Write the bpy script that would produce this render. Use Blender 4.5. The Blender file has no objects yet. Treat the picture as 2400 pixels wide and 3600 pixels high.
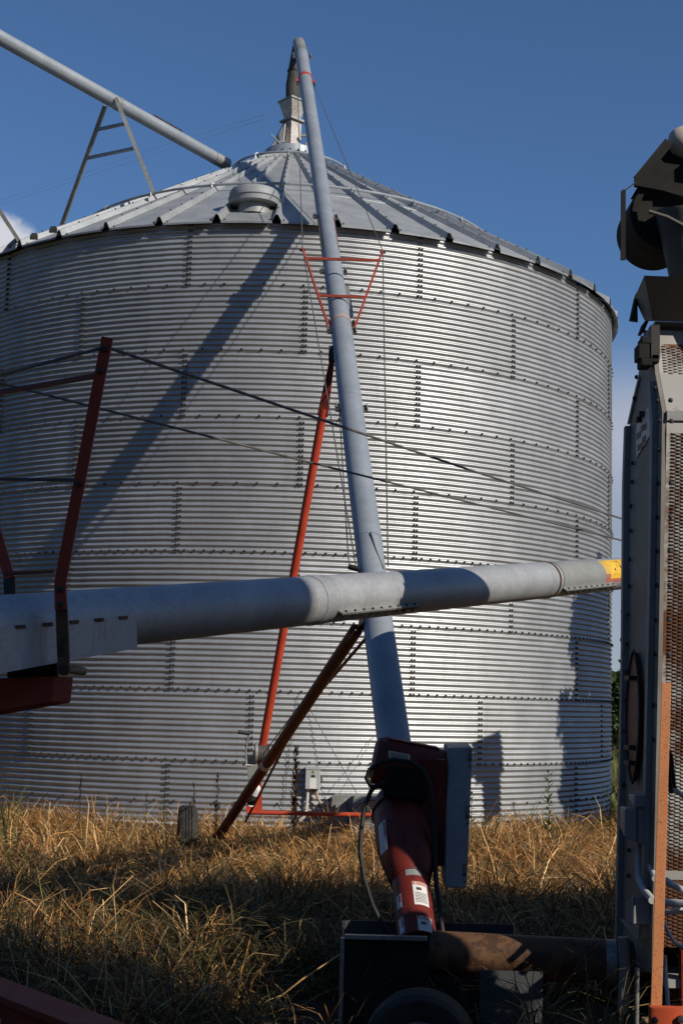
import bpy, math, random
import numpy as np
from mathutils import Vector, Matrix

random.seed(7)
rng = np.random.default_rng(7)
PI = math.pi
SC = bpy.context.scene
COL = SC.collection

# ------------------------------------------------------------------ camera
cam_d = bpy.data.cameras.new('camera')
cam = bpy.data.objects.new('camera', cam_d)
COL.objects.link(cam)
cam_d.sensor_fit = 'HORIZONTAL'
cam_d.sensor_width = 14.8
cam_d.lens = 30.22
cam_d.clip_end = 4000
cam_d.clip_start = 0.05
cam.matrix_world = (Matrix.Translation((0, 0, 1.65)) @ Matrix.Rotation(math.radians(90 + 7.772), 4, 'X')
                    @ Matrix.Rotation(math.radians(1.507), 4, 'Z'))
SC.camera = cam
SC.render.resolution_x = 682
SC.render.resolution_y = 1024

# ------------------------------------------------------------------ sun, sky, exposure
SUN_AZ, SUN_EL = math.radians(50), math.radians(31)     # to the right of and behind the camera
S_DIR = Vector((math.sin(SUN_AZ) * math.cos(SUN_EL), -math.cos(SUN_AZ) * math.cos(SUN_EL), math.sin(SUN_EL)))
sd = bpy.data.lights.new('sun', 'SUN')
sd.energy = 4.8
sd.angle = math.radians(0.53)
sd.color = (1.0, 0.925, 0.815)
sun = bpy.data.objects.new('sun', sd)
COL.objects.link(sun)
sun.rotation_euler = S_DIR.to_track_quat('Z', 'Y').to_euler()
sun.location = (20, -20, 30)

world = bpy.data.worlds.new('World')
SC.world = world
world.use_nodes = True
wn, wl = world.node_tree.nodes, world.node_tree.links
wn.clear()
w_out = wn.new('ShaderNodeOutputWorld')
w_bg = wn.new('ShaderNodeBackground')
w_bg.inputs['Strength'].default_value = 0.095
sky = wn.new('ShaderNodeTexSky')
sky.sky_type = 'NISHITA'
sky.sun_disc = False
sky.sun_elevation = SUN_EL
sky.sun_rotation = math.radians(130)
sky.altitude = 200
sky.air_density = 1.0
sky.dust_density = 0.2
sky.ozone_density = 8.0
tc = wn.new('ShaderNodeTexCoord')
# small fair-weather cumulus: soft noisy patches low in the sky
def cloud_mask(direction, radius, scale, soft, amp):
    d = Vector(direction).normalized()
    nz = wn.new('ShaderNodeTexNoise'); nz.inputs['Scale'].default_value = scale
    nz.inputs['Detail'].default_value = 7; nz.inputs['Roughness'].default_value = 0.6
    wl.new(tc.outputs['Generated'], nz.inputs['Vector'])
    sub = wn.new('ShaderNodeVectorMath'); sub.operation = 'SUBTRACT'
    sub.inputs[1].default_value = d
    wl.new(tc.outputs['Generated'], sub.inputs[0])
    sc_ = wn.new('ShaderNodeVectorMath'); sc_.operation = 'MULTIPLY'; sc_.inputs[1].default_value = (1, 1, 1.7)
    wl.new(sub.outputs[0], sc_.inputs[0])
    ln = wn.new('ShaderNodeVectorMath'); ln.operation = 'LENGTH'
    wl.new(sc_.outputs[0], ln.inputs[0])
    m1 = wn.new('ShaderNodeMath'); m1.operation = 'MULTIPLY_ADD'
    wl.new(nz.outputs['Fac'], m1.inputs[0]); m1.inputs[1].default_value = -amp
    wl.new(ln.outputs['Value'], m1.inputs[2])
    mr = wn.new('ShaderNodeMapRange'); mr.interpolation_type = 'SMOOTHSTEP'
    mr.inputs['From Min'].default_value = radius; mr.inputs['From Max'].default_value = radius - soft
    wl.new(m1.outputs[0], mr.inputs['Value'])
    return mr.outputs[0]
cur = sky.outputs['Color']
sxyz = wn.new('ShaderNodeSeparateXYZ'); wl.new(tc.outputs['Generated'], sxyz.inputs[0])
hb_n = wn.new('ShaderNodeTexNoise'); hb_n.inputs['Scale'].default_value = 3.5; hb_n.inputs['Detail'].default_value = 5
hb_m = wn.new('ShaderNodeMapping'); hb_m.inputs['Scale'].default_value = (1, 1, 3.0)
wl.new(tc.outputs['Generated'], hb_m.inputs['Vector']); wl.new(hb_m.outputs[0], hb_n.inputs['Vector'])
hb_a = wn.new('ShaderNodeMath'); hb_a.operation = 'MULTIPLY_ADD'; hb_a.inputs[1].default_value = -.16
wl.new(hb_n.outputs['Fac'], hb_a.inputs[0]); wl.new(sxyz.outputs['Z'], hb_a.inputs[2])
hb_r = wn.new('ShaderNodeMapRange'); hb_r.interpolation_type = 'SMOOTHSTEP'
hb_r.inputs['From Min'].default_value = .22; hb_r.inputs['From Max'].default_value = .07; hb_r.inputs['To Max'].default_value = .8
wl.new(hb_a.outputs[0], hb_r.inputs['Value'])
hb_x = wn.new('ShaderNodeMix'); hb_x.data_type = 'RGBA'
wl.new(hb_r.outputs[0], hb_x.inputs['Factor']); wl.new(cur, hb_x.inputs['A']); hb_x.inputs['B'].default_value = (3.4, 3.8, 4.7, 1)
cur = hb_x.outputs['Result']
for args, colr in ((((-.252, .92, .300), 0.012, 16, 0.014, 0.06), (6.6, 6.8, 7.4, 1)),
                   (((.20, .96, .19), 0.085, 4, 0.13, 0.07), (4.4, 4.8, 5.9, 1))):
    mx = wn.new('ShaderNodeMix'); mx.data_type = 'RGBA'
    wl.new(cloud_mask(*args), mx.inputs['Factor'])
    wl.new(cur, mx.inputs['A'])
    mx.inputs['B'].default_value = colr
    cur = mx.outputs['Result']
wl.new(cur, w_bg.inputs['Color'])
wl.new(w_bg.outputs[0], w_out.inputs['Surface'])

SC.view_settings.view_transform = 'Standard'
SC.view_settings.look = 'None'
SC.view_settings.gamma = 1
SC.view_settings.exposure = 0.0
SC.render.engine = 'CYCLES'

# ------------------------------------------------------------------ materials
def new_mat(name):
    m = bpy.data.materials.new(name)
    m.use_nodes = True
    nt = m.node_tree
    return m, nt, nt.nodes['Principled BSDF']

def node(nt, t, **kw):
    n = nt.nodes.new(t)
    for k, v in kw.items():
        setattr(n, k, v)
    return n

WORLD_SPACE = [False]
def coord_socket(nt):
    if WORLD_SPACE[0]: return node(nt, 'ShaderNodeNewGeometry').outputs['Position']
    return node(nt, 'ShaderNodeTexCoord').outputs['Object']

def noise(nt, scale, detail=4, rough=0.55, stretch=None):
    n = node(nt, 'ShaderNodeTexNoise')
    n.inputs['Scale'].default_value = scale
    n.inputs['Detail'].default_value = detail
    n.inputs['Roughness'].default_value = rough
    c = coord_socket(nt)
    if stretch:
        mp = node(nt, 'ShaderNodeMapping')
        mp.inputs['Scale'].default_value = stretch
        nt.links.new(c, mp.inputs['Vector'])
        nt.links.new(mp.outputs[0], n.inputs['Vector'])
    else:
        nt.links.new(c, n.inputs['Vector'])
    return n

def ramp(nt, src, stops):
    r = node(nt, 'ShaderNodeValToRGB')
    while len(r.color_ramp.elements) > 1:
        r.color_ramp.elements.remove(r.color_ramp.elements[-1])
    first = True
    for p, c in stops:
        if first:
            e = r.color_ramp.elements[0]; e.position = p; first = False
        else:
            e = r.color_ramp.elements.new(p)
        e.color = (*c, 1) if len(c) == 3 else c
    nt.links.new(src, r.inputs['Fac'])
    return r.outputs['Color']

def mixc(nt, fac, a, b):
    m = node(nt, 'ShaderNodeMix', data_type='RGBA')
    for k, v in (('Factor', fac), ('A', a), ('B', b)):
        if hasattr(v, 'is_linked') or isinstance(v, bpy.types.NodeSocket):
            nt.links.new(v, m.inputs[k])
        elif k == 'Factor':
            m.inputs[k].default_value = v
        else:
            m.inputs[k].default_value = (*v, 1)
    return m.outputs['Result']

def bump(nt, bs, src, strength, dist=0.01):
    b = node(nt, 'ShaderNodeBump')
    b.inputs['Strength'].default_value = strength
    b.inputs['Distance'].default_value = dist
    nt.links.new(src, b.inputs['Height'])
    nt.links.new(b.outputs[0], bs.inputs['Normal'])

def metal_mat(name, dark, light, metallic, rough, scale=40, spangle=0.25, streak=0.0, streak_col=(.12, .09, .06), sheet_var=0.0):
    """weathered galvanised sheet: spangle cells, blotches and optional dirt streaks"""
    m, nt, bs = new_mat(name)
    bs.inputs['Metallic'].default_value = metallic
    vor = node(nt, 'ShaderNodeTexVoronoi')
    vor.inputs['Scale'].default_value = scale
    nt.links.new(coord_socket(nt), vor.inputs['Vector'])
    n1 = noise(nt, 3.0, 6)
    n2 = noise(nt, scale * 1.5, 3)
    base = ramp(nt, n1.outputs['Fac'], ((0.3, dark), (0.7, light)))
    sp = node(nt, 'ShaderNodeSeparateColor')
    nt.links.new(vor.outputs['Color'], sp.inputs[0])
    mr = node(nt, 'ShaderNodeMapRange')
    mr.inputs['To Min'].default_value = 1 - spangle
    mr.inputs['To Max'].default_value = 1 + spangle * 0.5
    nt.links.new(sp.outputs[0], mr.inputs['Value'])
    mu = node(nt, 'ShaderNodeMix', data_type='RGBA', blend_type='MULTIPLY')
    mu.inputs['Factor'].default_value = 1
    nt.links.new(base, mu.inputs['A'])
    nt.links.new(mr.outputs[0], mu.inputs['B'])
    col = mu.outputs['Result']
    if sheet_var > 0:      # each sheet came from a different coil
        oi = node(nt, 'ShaderNodeObjectInfo')
        m2 = node(nt, 'ShaderNodeMapRange')
        m2.inputs['To Min'].default_value = 1 - sheet_var
        m2.inputs['To Max'].default_value = 1 + sheet_var * .6
        nt.links.new(oi.outputs['Random'], m2.inputs['Value'])
        mu2 = node(nt, 'ShaderNodeMix', data_type='RGBA', blend_type='MULTIPLY')
        mu2.inputs['Factor'].default_value = 1
        nt.links.new(col, mu2.inputs['A']); nt.links.new(m2.outputs[0], mu2.inputs['B'])
        col = mu2.outputs['Result']
    if streak > 0:
        n3 = noise(nt, 1.0, 5, 0.6, (14, 14, 0.7))
        f = node(nt, 'ShaderNodeMapRange')
        f.inputs['From Min'].default_value = 0.55
        f.inputs['From Max'].default_value = 0.8
        f.inputs['To Max'].default_value = streak
        nt.links.new(n3.outputs['Fac'], f.inputs['Value'])
        col = mixc(nt, f.outputs[0], col, streak_col)
    nt.links.new(col, bs.inputs['Base Color'])
    r = node(nt, 'ShaderNodeMapRange')
    r.inputs['To Min'].default_value = rough - 0.09
    r.inputs['To Max'].default_value = rough + 0.12
    nt.links.new(n2.outputs['Fac'], r.inputs['Value'])
    nt.links.new(r.outputs[0], bs.inputs['Roughness'])
    bump(nt, bs, n2.outputs['Fac'], 0.06, 0.004)
    return m

def paint_mat(name, col, col2, rough=0.5, rust=0.0, rust_col=(.09, .035, .015), scale=6, rust_scale=18, thr=0.58, dust=None):
    """paint with faded patches, rust spots and dust"""
    m, nt, bs = new_mat(name)
    n1 = noise(nt, scale, 5)
    c = ramp(nt, n1.outputs['Fac'], ((0.32, col), (0.68, col2)))
    if rust > 0:
        n2 = noise(nt, rust_scale, 8, 0.7)
        f = node(nt, 'ShaderNodeMapRange')
        f.inputs['From Min'].default_value = thr
        f.inputs['From Max'].default_value = thr + 0.06
        f.inputs['To Max'].default_value = rust
        nt.links.new(n2.outputs['Fac'], f.inputs['Value'])
        c = mixc(nt, f.outputs[0], c, rust_col)
    if dust:
        n4 = noise(nt, 9, 6, 0.7)
        f4 = node(nt, 'ShaderNodeMapRange')
        f4.inputs['From Min'].default_value = 0.45
        f4.inputs['From Max'].default_value = 0.8
        f4.inputs['To Max'].default_value = 0.5
        nt.links.new(n4.outputs['Fac'], f4.inputs['Value'])
        c = mixc(nt, f4.outputs[0], c, dust)
    nt.links.new(c, bs.inputs['Base Color'])
    bs.inputs['Specular IOR Level'].default_value = 0.32
    n3 = noise(nt, 60, 4)
    r = node(nt, 'ShaderNodeMapRange')
    r.inputs['To Min'].default_value = rough - 0.12
    r.inputs['To Max'].default_value = rough + 0.15
    nt.links.new(n3.outputs['Fac'], r.inputs['Value'])
    nt.links.new(r.outputs[0], bs.inputs['Roughness'])
    bump(nt, bs, n3.outputs['Fac'], 0.08, 0.003)
    return m

def leaf_mat(name, stops, rough=0.6, trans=0.25):
    m, nt, bs = new_mat(name)
    g = node(nt, 'ShaderNodeNewGeometry')
    c = ramp(nt, g.outputs['Random Per Island'], stops)
    nt.links.new(c, bs.inputs['Base Color'])
    bs.inputs['Roughness'].default_value = rough
    bs.inputs['Specular IOR Level'].default_value = 0.3
    t = node(nt, 'ShaderNodeBsdfTranslucent')
    nt.links.new(c, t.inputs['Color'])
    mx = node(nt, 'ShaderNodeMixShader')
    mx.inputs[0].default_value = trans
    nt.links.new(bs.outputs[0], mx.inputs[1])
    nt.links.new(t.outputs[0], mx.inputs[2])
    nt.links.new(mx.outputs[0], nt.nodes['Material Output'].inputs['Surface'])
    return m

M = {}
WORLD_SPACE[0] = True
M['bin'] = metal_mat('galvanised_wall', (.368, .378, .382), (.462, .472, .476), 0.76, 0.50, 90, 0.10, 0.28, (.20, .18, .15), .14)
M['roof'] = metal_mat('galvanised_roof', (.30, .315, .32), (.42, .435, .44), 0.38, 0.5, 60, 0.14, 0.16, (.16, .15, .13), .12)
WORLD_SPACE[0] = False
M['galv'] = metal_mat('galvanised_tube', (.25, .28, .31), (.33, .36, .39), 0.30, 0.48, 45, 0.07, 0.22)
M['galv_old'] = metal_mat('dull_galvanised_steel', (.24, .24, .22), (.38, .38, .35), 0.5, 0.5, 60, 0.2, 0.45)
M['big_tube'] = metal_mat('weathered_transport_tube', (.33, .34, .35), (.44, .45, .45), 0.40, 0.52, 60, 0.10, 0.25, (.17, .15, .12))
M['grey_sheet'] = metal_mat('grey_sheet_steel', (.21, .215, .205), (.28, .285, .27), 0.15, 0.55, 50, 0.10, 0.2)
M['dark_sheet'] = metal_mat('shade_dark_sheet', (.035, .037, .04), (.06, .062, .065), .1, .65, 40, .1, .2)  # hopper sheet: the shade on it is put into the dark base
M['spout_metal'] = metal_mat('warm_dirty_galvanised', (.34, .31, .28), (.52, .48, .44), 0.45, 0.5, 40, 0.25, 0.35, (.16, .10, .06))
M['black_shade'] = paint_mat('shade_black_steel', (.010, .010, .009), (.022, .020, .018), .8)  # near-black base carries the shade on dryer head and hopper; black parts too
M['black_shade'].node_tree.nodes['Principled BSDF'].inputs['Specular IOR Level'].default_value = .2
M['shade_grey'] = paint_mat('shade_grey_sheet', (.085, .078, .068), (.13, .12, .105), .6, .6, (.05, .03, .02), 4, 8, .6)  # shade on top hopper and cone put into a darker base, with rust spots
M['vent'] = metal_mat('dull_vent_sheet', (.20, .215, .22), (.28, .295, .30), .12, .6, 40, .06, .15)
M['bolt'] = paint_mat('dark_bolt_steel', (.022, .021, .02), (.045, .042, .04), 0.6)
M['dark'] = paint_mat('dark_oily_steel', (.016, .015, .014), (.04, .036, .032), 0.55, 0.5, (.06, .025, .012))
M['red'] = paint_mat('red_machine_paint', (.36, .040, .018), (.46, .060, .028), 0.42, 0.5, thr=.66)
M['red_faded'] = paint_mat('faded_red_paint', (.23, .030, .014), (.30, .048, .024), 0.6, 0.85, (.07, .03, .02), 5, 26, .62)
M['red_dark'] = paint_mat('shaded_red_paint', (.125, .013, .008), (.17, .021, .012), 0.5, 0.8, (.035, .015, .01), 5, 14, .55)  # machine red darkened in the base for shaded motor, boot and arms; rust spots
M['orange'] = paint_mat('rusty_orange_paint', (.46, .175, .068), (.53, .215, .090), 0.6, 0.8, (.16, .055, .02), 5, 120, .55)
M['rust'] = paint_mat('rusty_tube', (.085, .042, .02), (.16, .08, .036), 0.65, 0.8, (.045, .02, .012), 4, 9, .5)
M['black'] = paint_mat('black_rubber', (.012, .012, .012), (.022, .021, .02), 0.55)
M['tyre'] = paint_mat('dusty_tyre_rubber', (.018, .018, .017), (.04, .037, .033), 0.75, dust=(.09, .075, .055))
M['white'] = paint_mat('white_plastic', (.62, .62, .60), (.72, .71, .68), 0.4)
M['box_grey'] = paint_mat('grey_enamel', (.36, .37, .36), (.42, .43, .42), 0.45)
M['box_dark'] = paint_mat('weathered_grey_box', (.22, .225, .23), (.28, .285, .29), 0.5)
M['conduit'] = paint_mat('pale_conduit', (.42, .41, .39), (.50, .49, .465), 0.45)
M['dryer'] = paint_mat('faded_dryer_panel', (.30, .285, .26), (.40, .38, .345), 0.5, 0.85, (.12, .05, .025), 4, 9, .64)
M['dryer_end'] = paint_mat('shaded_dryer_end_panel', (.17, .155, .13), (.24, .22, .19), 0.55, 0.85, (.07, .035, .02), 3, 9, .62)  # darker copy of the dryer paint: end wall shade in the base, plus rust
M['cable'] = paint_mat('steel_cable', (.07, .065, .06), (.12, .11, .10), 0.45)
M['yellow'] = paint_mat('yellow_print', (.62, .36, .03), (.70, .44, .05), 0.5, 0.6, (.3, .28, .25), 6, 30, .66)
M['yellow_lt'] = paint_mat('pale_yellow_print', (.75, .52, .14), (.80, .58, .20), 0.5)
M['print_red'] = paint_mat('red_print', (.40, .10, .06), (.48, .15, .10), 0.5)
M['print_dark'] = paint_mat('dark_print', (.05, .035, .03), (.08, .05, .04), 0.5)
M['sticker'] = paint_mat('white_sticker', (.55, .55, .53), (.66, .65, .63), 0.45, 0.35, (.2, .16, .12), 30, 50, .62)
M['plate'] = paint_mat('pale_nameplate', (.46, .43, .27), (.55, .52, .36), 0.4, 0.4, (.1, .08, .05), 30, 70, .6)
M['blue'] = paint_mat('blue_sticker', (.08, .10, .18), (.12, .14, .22), 0.5)
M['wood'] = paint_mat('weathered_wood', (.30, .17, .09), (.40, .24, .13), 0.75)
M['silver'] = metal_mat('bright_fan_steel', (.5, .5, .48), (.62, .62, .6), 0.7, 0.35, 60, .15)

# rusted louvre sheet
def louvre_mat(name, thr):
    m, nt, bs = new_mat(name)
    n1 = noise(nt, 2.2, 6, 0.65, (1, 1, .6))
    n2 = noise(nt, 24, 5, 0.7)
    ad = node(nt, 'ShaderNodeMath', operation='MULTIPLY_ADD')
    nt.links.new(n2.outputs['Fac'], ad.inputs[0]); ad.inputs[1].default_value = .35
    nt.links.new(n1.outputs['Fac'], ad.inputs[2])
    f = node(nt, 'ShaderNodeMapRange')
    f.inputs['From Min'].default_value = thr; f.inputs['From Max'].default_value = thr + .12
    nt.links.new(ad.outputs[0], f.inputs['Value'])
    c = mixc(nt, f.outputs[0], (.40, .385, .35), (.13, .052, .024))
    nt.links.new(c, bs.inputs['Base Color'])
    bs.inputs['Metallic'].default_value = .3
    bs.inputs['Roughness'].default_value = .5
    return m
M['screen'] = louvre_mat('rust_streaked_screen', .62)
M['screen_patchy'] = louvre_mat('half_rusted_screen', .70)
M['screen_rust'] = louvre_mat('rust_brown_screen', .34)

# soil
def ground_mat():
    m, nt, bs = new_mat('straw_littered_soil')
    n1 = noise(nt, .35, 8, .65)
    n2 = noise(nt, 9, 8, .7)
    n3 = noise(nt, .035, 4, .6)
    c1 = ramp(nt, n2.outputs['Fac'], ((.3, (.022, .013, .007)), (.55, (.055, .034, .016)), (.75, (.11, .07, .032))))
    c2 = ramp(nt, n2.outputs['Fac'], ((.3, (.025, .035, .010)), (.7, (.075, .085, .028))))
    f = node(nt, 'ShaderNodeMapRange')
    f.inputs['From Min'].default_value = .5; f.inputs['From Max'].default_value = .62
    nt.links.new(n1.outputs['Fac'], f.inputs['Value'])
    nt.links.new(mixc(nt, f.outputs[0], c1, c2), bs.inputs['Base Color'])
    bs.inputs['Roughness'].default_value = .95
    bump(nt, bs, n2.outputs['Fac'], .6, .05)
    return m
M['soil'] = ground_mat()
M['straw'] = leaf_mat('dry_grass', ((0, (.11, .045, .013)), (.3, (.32, .140, .038)), (.65, (.56, .275, .078)), (1, (.84, .58, .27))), .5, .10)
M['straw_grey'] = leaf_mat('grey_green_grass', ((0, (.035, .030, .012)), (.45, (.095, .072, .028)), (.8, (.19, .125, .05)), (1, (.10, .10, .035))), .65, .08)
M['grass_green'] = leaf_mat('green_grass', ((0, (.055, .085, .02)), (.5, (.11, .14, .035)), (1, (.22, .21, .06))), .55, .3)
M['leaf'] = leaf_mat('tree_leaf', ((0, (.020, .040, .010)), (.5, (.040, .070, .016)), (1, (.075, .105, .028))), .55, .25)
M['weed'] = leaf_mat('weed_leaf', ((0, (.05, .09, .02)), (1, (.12, .16, .04))), .55, .3)
M['dock'] = leaf_mat('brown_seed_stalk', ((0, (.030, .014, .010)), (1, (.075, .035, .020))), .7, .1)
M['bark'] = paint_mat('bark', (.06, .045, .035), (.11, .085, .065), .9)

# ------------------------------------------------------------------ mesh helpers
V = Vector
def basis(a):
    a = V(a).normalized()
    ref = V((0, 0, 1)) if abs(a.z) < .9 else V((1, 0, 0))
    u = a.cross(ref).normalized()
    v = u.cross(a).normalized()
    return a, u, v

class MB:
    def __init__(s):
        s.v, s.f, s.sm = [], [], []
    def _add(s, vs, fs, smooth=False):
        o = len(s.v)
        s.v += [tuple(p) for p in vs]
        s.f += [tuple(i + o for i in f) for f in fs]
        s.sm += [smooth] * len(fs)
        return s
    def hull8(s, c):       # 8 corners: bottom ring 0..3, top ring 4..7
        return s._add(c, [(3, 2, 1, 0), (4, 5, 6, 7), (0, 1, 5, 4), (1, 2, 6, 5), (2, 3, 7, 6), (3, 0, 4, 7)])
    def obox(s, c, ax, ay, az):    # half-extent vectors
        c, ax, ay, az = V(c), V(ax), V(ay), V(az)
        return s.hull8([c - ax - ay - az, c + ax - ay - az, c + ax + ay - az, c - ax + ay - az,
                        c - ax - ay + az, c + ax - ay + az, c + ax + ay + az, c - ax + ay + az])
    def box(s, lo, hi):
        lo, hi = V(lo), V(hi)
        c = (lo + hi) / 2; h = (hi - lo) / 2
        return s.obox(c, (h.x, 0, 0), (0, h.y, 0), (0, 0, h.z))
    def bar(s, a, b, w, t, up=(0, 0, 1)):    # rectangular bar from a to b
        a, b = V(a), V(b)
        d = (b - a).normalized()
        u = d.cross(V(up))
        if u.length < 1e-4: u = d.cross(V((1, 0, 0)))
        u.normalize(); n = u.cross(d).normalized()
        return s.obox((a + b) / 2, (b - a) / 2, u * w / 2, n * t / 2)
    def tube(s, pts, r, seg=12, cap=True, smooth=True):
        pts = [V(p) for p in pts]
        n = len(pts)
        rr = list(r) if hasattr(r, '__len__') else [r] * n
        vs, fs = [], []
        u = None
        for i, p in enumerate(pts):
            d = (pts[min(i + 1, n - 1)] - pts[max(i - 1, 0)]).normalized()
            if u is None:
                _, u, _ = basis(d)
            u = (u - d * u.dot(d)).normalized()
            w = d.cross(u)
            for k in range(seg):
                t = 2 * PI * k / seg
                vs.append(p + (u * math.cos(t) + w * math.sin(t)) * rr[i])
        for i in range(n - 1):
            for k in range(seg):
                k2 = (k + 1) % seg
                fs.append((i * seg + k, i * seg + k2, (i + 1) * seg + k2, (i + 1) * seg + k))
        s._add(vs, fs, smooth)
        if cap:
            o = len(s.v) - n * seg
            s.f.append(tuple(o + k for k in range(seg))[::-1]); s.sm.append(False)
            s.f.append(tuple(o + (n - 1) * seg + k for k in range(seg))); s.sm.append(False)
        return s
    def lathe(s, c, axis, prof, seg=24, smooth=True):   # prof: (along, radius)
        a, u, v = basis(axis)
        c = V(c)
        vs, fs = [], []
        for h, r in prof:
            for k in range(seg):
                t = 2 * PI * k / seg
                vs.append(c + a * h + (u * math.cos(t) + v * math.sin(t)) * max(r, 1e-4))
        for i in range(len(prof) - 1):
            for k in range(seg):
                k2 = (k + 1) % seg
                fs.append((i * seg + k, i * seg + k2, (i + 1) * seg + k2, (i + 1) * seg + k))
        return s._add(vs, fs, smooth)
    def prism(s, poly, off):       # polygon extruded by vector
        off = V(off); n = len(poly)
        vs = [V(p) for p in poly] + [V(p) + off for p in poly]
        fs = [tuple(range(n))[::-1], tuple(range(n, 2 * n))]
        fs += [(i, (i + 1) % n, n + (i + 1) % n, n + i) for i in range(n)]
        return s._add(vs, fs)
    def ring(s, c, axis, R, r, seg=32, sub=8):
        a, u, v = basis(axis); c = V(c)
        vs, fs = [], []
        for i in range(seg):
            t = 2 * PI * i / seg
            d = u * math.cos(t) + v * math.sin(t)
            for k in range(sub):
                q = 2 * PI * k / sub
                vs.append(c + d * (R + r * math.cos(q)) + a * r * math.sin(q))
        for i in range(seg):
            for k in range(sub):
                i2, k2 = (i + 1) % seg, (k + 1) % sub
                fs.append((i * sub + k, i * sub + k2, i2 * sub + k2, i2 * sub + k))
        return s._add(vs, fs, True)
    def mesh(s, name, mat, off=(0, 0, 0)):
        me = bpy.data.meshes.new(name)
        ox, oy, oz = off
        me.from_pydata([(x - ox, y - oy, z - oz) for x, y, z in s.v], [], s.f)
        me.polygons.foreach_set('use_smooth', s.sm)
        me.materials.append(mat if not isinstance(mat, str) else M[mat])
        if any(s.sm): me.set_sharp_from_angle(angle=math.radians(38))
        return me
    def build(s, name, mat, parent=None, bevel=0):
        off = V((0, 0, 0))
        p = parent
        while p is not None:
            off += p.location; p = p.parent
        o = bpy.data.objects.new(name, s.mesh(name, mat, off))
        COL.objects.link(o)
        o.parent = parent
        if bevel:
            b = o.modifiers.new('bevel', 'BEVEL'); b.width = bevel; b.segments = 2; b.limit_method = 'ANGLE'
        return o

def tag(o, label, cat, group=None):
    o['label'] = label; o['category'] = cat
    if group: o['group'] = group
    return o
def thing(name, label, cat, loc, group=None):
    o = bpy.data.objects.new(name, None)
    COL.objects.link(o)
    o.location = loc
    o.empty_display_size = .2
    return tag(o, label, cat, group)
def raw_mesh(name, verts, faces, mat, smooth=False):
    """fast mesh from numpy: faces (n,k)"""
    me = bpy.data.meshes.new(name)
    n, k = faces.shape
    me.vertices.add(len(verts)); me.vertices.foreach_set('co', verts.astype(np.float32).ravel())
    me.loops.add(n * k); me.loops.foreach_set('vertex_index', faces.astype(np.int32).ravel())
    me.polygons.add(n)
    me.polygons.foreach_set('loop_start', np.arange(0, n * k, k, dtype=np.int32))
    me.polygons.foreach_set('use_smooth', np.full(n, smooth))
    me.update(calc_edges=True)
    me.materials.append(M[mat])
    return me
def raw_obj(name, me, parent=None, kind=None):
    o = bpy.data.objects.new(name, me)
    COL.objects.link(o)
    o.parent = parent
    if kind: o['kind'] = kind
    return o
def link_copy(o, parent, loc=None, rotz=None, name=None):
    c = o.copy(); COL.objects.link(c); c.parent = parent
    if name: c.name = name
    if loc is not None: c.location = loc
    if rotz is not None: c.rotation_euler = (0, 0, rotz)
    return c
def lerp(a, b, t): return V(a) + (V(b) - V(a)) * t
def text_mesh(body, size):
    cu = bpy.data.curves.new('lettering', 'FONT')
    cu.body = body; cu.size = size; cu.align_x = 'CENTER'; cu.align_y = 'CENTER'
    cu.resolution_u = 2
    ob = bpy.data.objects.new('lettering', cu)
    me = bpy.data.meshes.new_from_object(ob)
    bpy.data.objects.remove(ob); bpy.data.curves.remove(cu)
    return me

# ------------------------------------------------------------------ the ground
N = 60
gx = np.concatenate([-np.geomspace(1500, 12, 12), np.linspace(-10, 10, 41), np.geomspace(12, 1500, 12)])
gy = np.concatenate([[-300, -100, -30, -10], np.linspace(0, 26, 53), np.geomspace(28, 2500, 14)])
XX, YY = np.meshgrid(gx, gy)
def hump(x, y):
    return .035 * np.sin(x * 1.7 + .4 * y) * np.cos(y * 1.3 - .5 * x) + .025 * np.sin(3.1 * x + 1.9 * y)
near = np.exp(-((XX / 14) ** 2 + ((YY - 10) / 14) ** 2))
ZZ = hump(XX, YY) * near - .02
gv = np.stack([XX.ravel(), YY.ravel(), ZZ.ravel()], 1)
nx, ny = len(gx), len(gy)
ii, jj = np.meshgrid(np.arange(nx - 1), np.arange(ny - 1))
a0 = (jj * nx + ii).ravel()
gf = np.stack([a0, a0 + 1, a0 + nx + 1, a0 + nx], 1)
g = raw_obj('ground', raw_mesh('ground', gv, gf, 'soil', True)); g['kind'] = 'structure'

# ------------------------------------------------------------------ the grain bin
BX, BY, BR = -0.9525, 21.3619, 5.0298
RING_H, ZTOP = 0.8128, 7.4148
ZBASE = ZTOP - 9 * RING_H
TH0, DTH = 0.0838, 2 * PI / 11
SLOPE = math.tan(math.radians(30.7))
EAVE_R, EAVE_Z = 5.14, 7.39
binr = thing('grain_bin', 'large round corrugated galvanised grain bin with ribbed cone roof', 'grain bin', (BX, BY, 0))
pad = MB(); pad.lathe((BX, BY, 0), (0, 0, 1), [(-.2, 5.3), (.06, 5.3), (.09, 5.26), (.098, 4.9)], 96)
pad.build('concrete_pad', paint_mat('grey_concrete', (.28, .27, .25), (.36, .35, .32), .9), binr)

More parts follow.
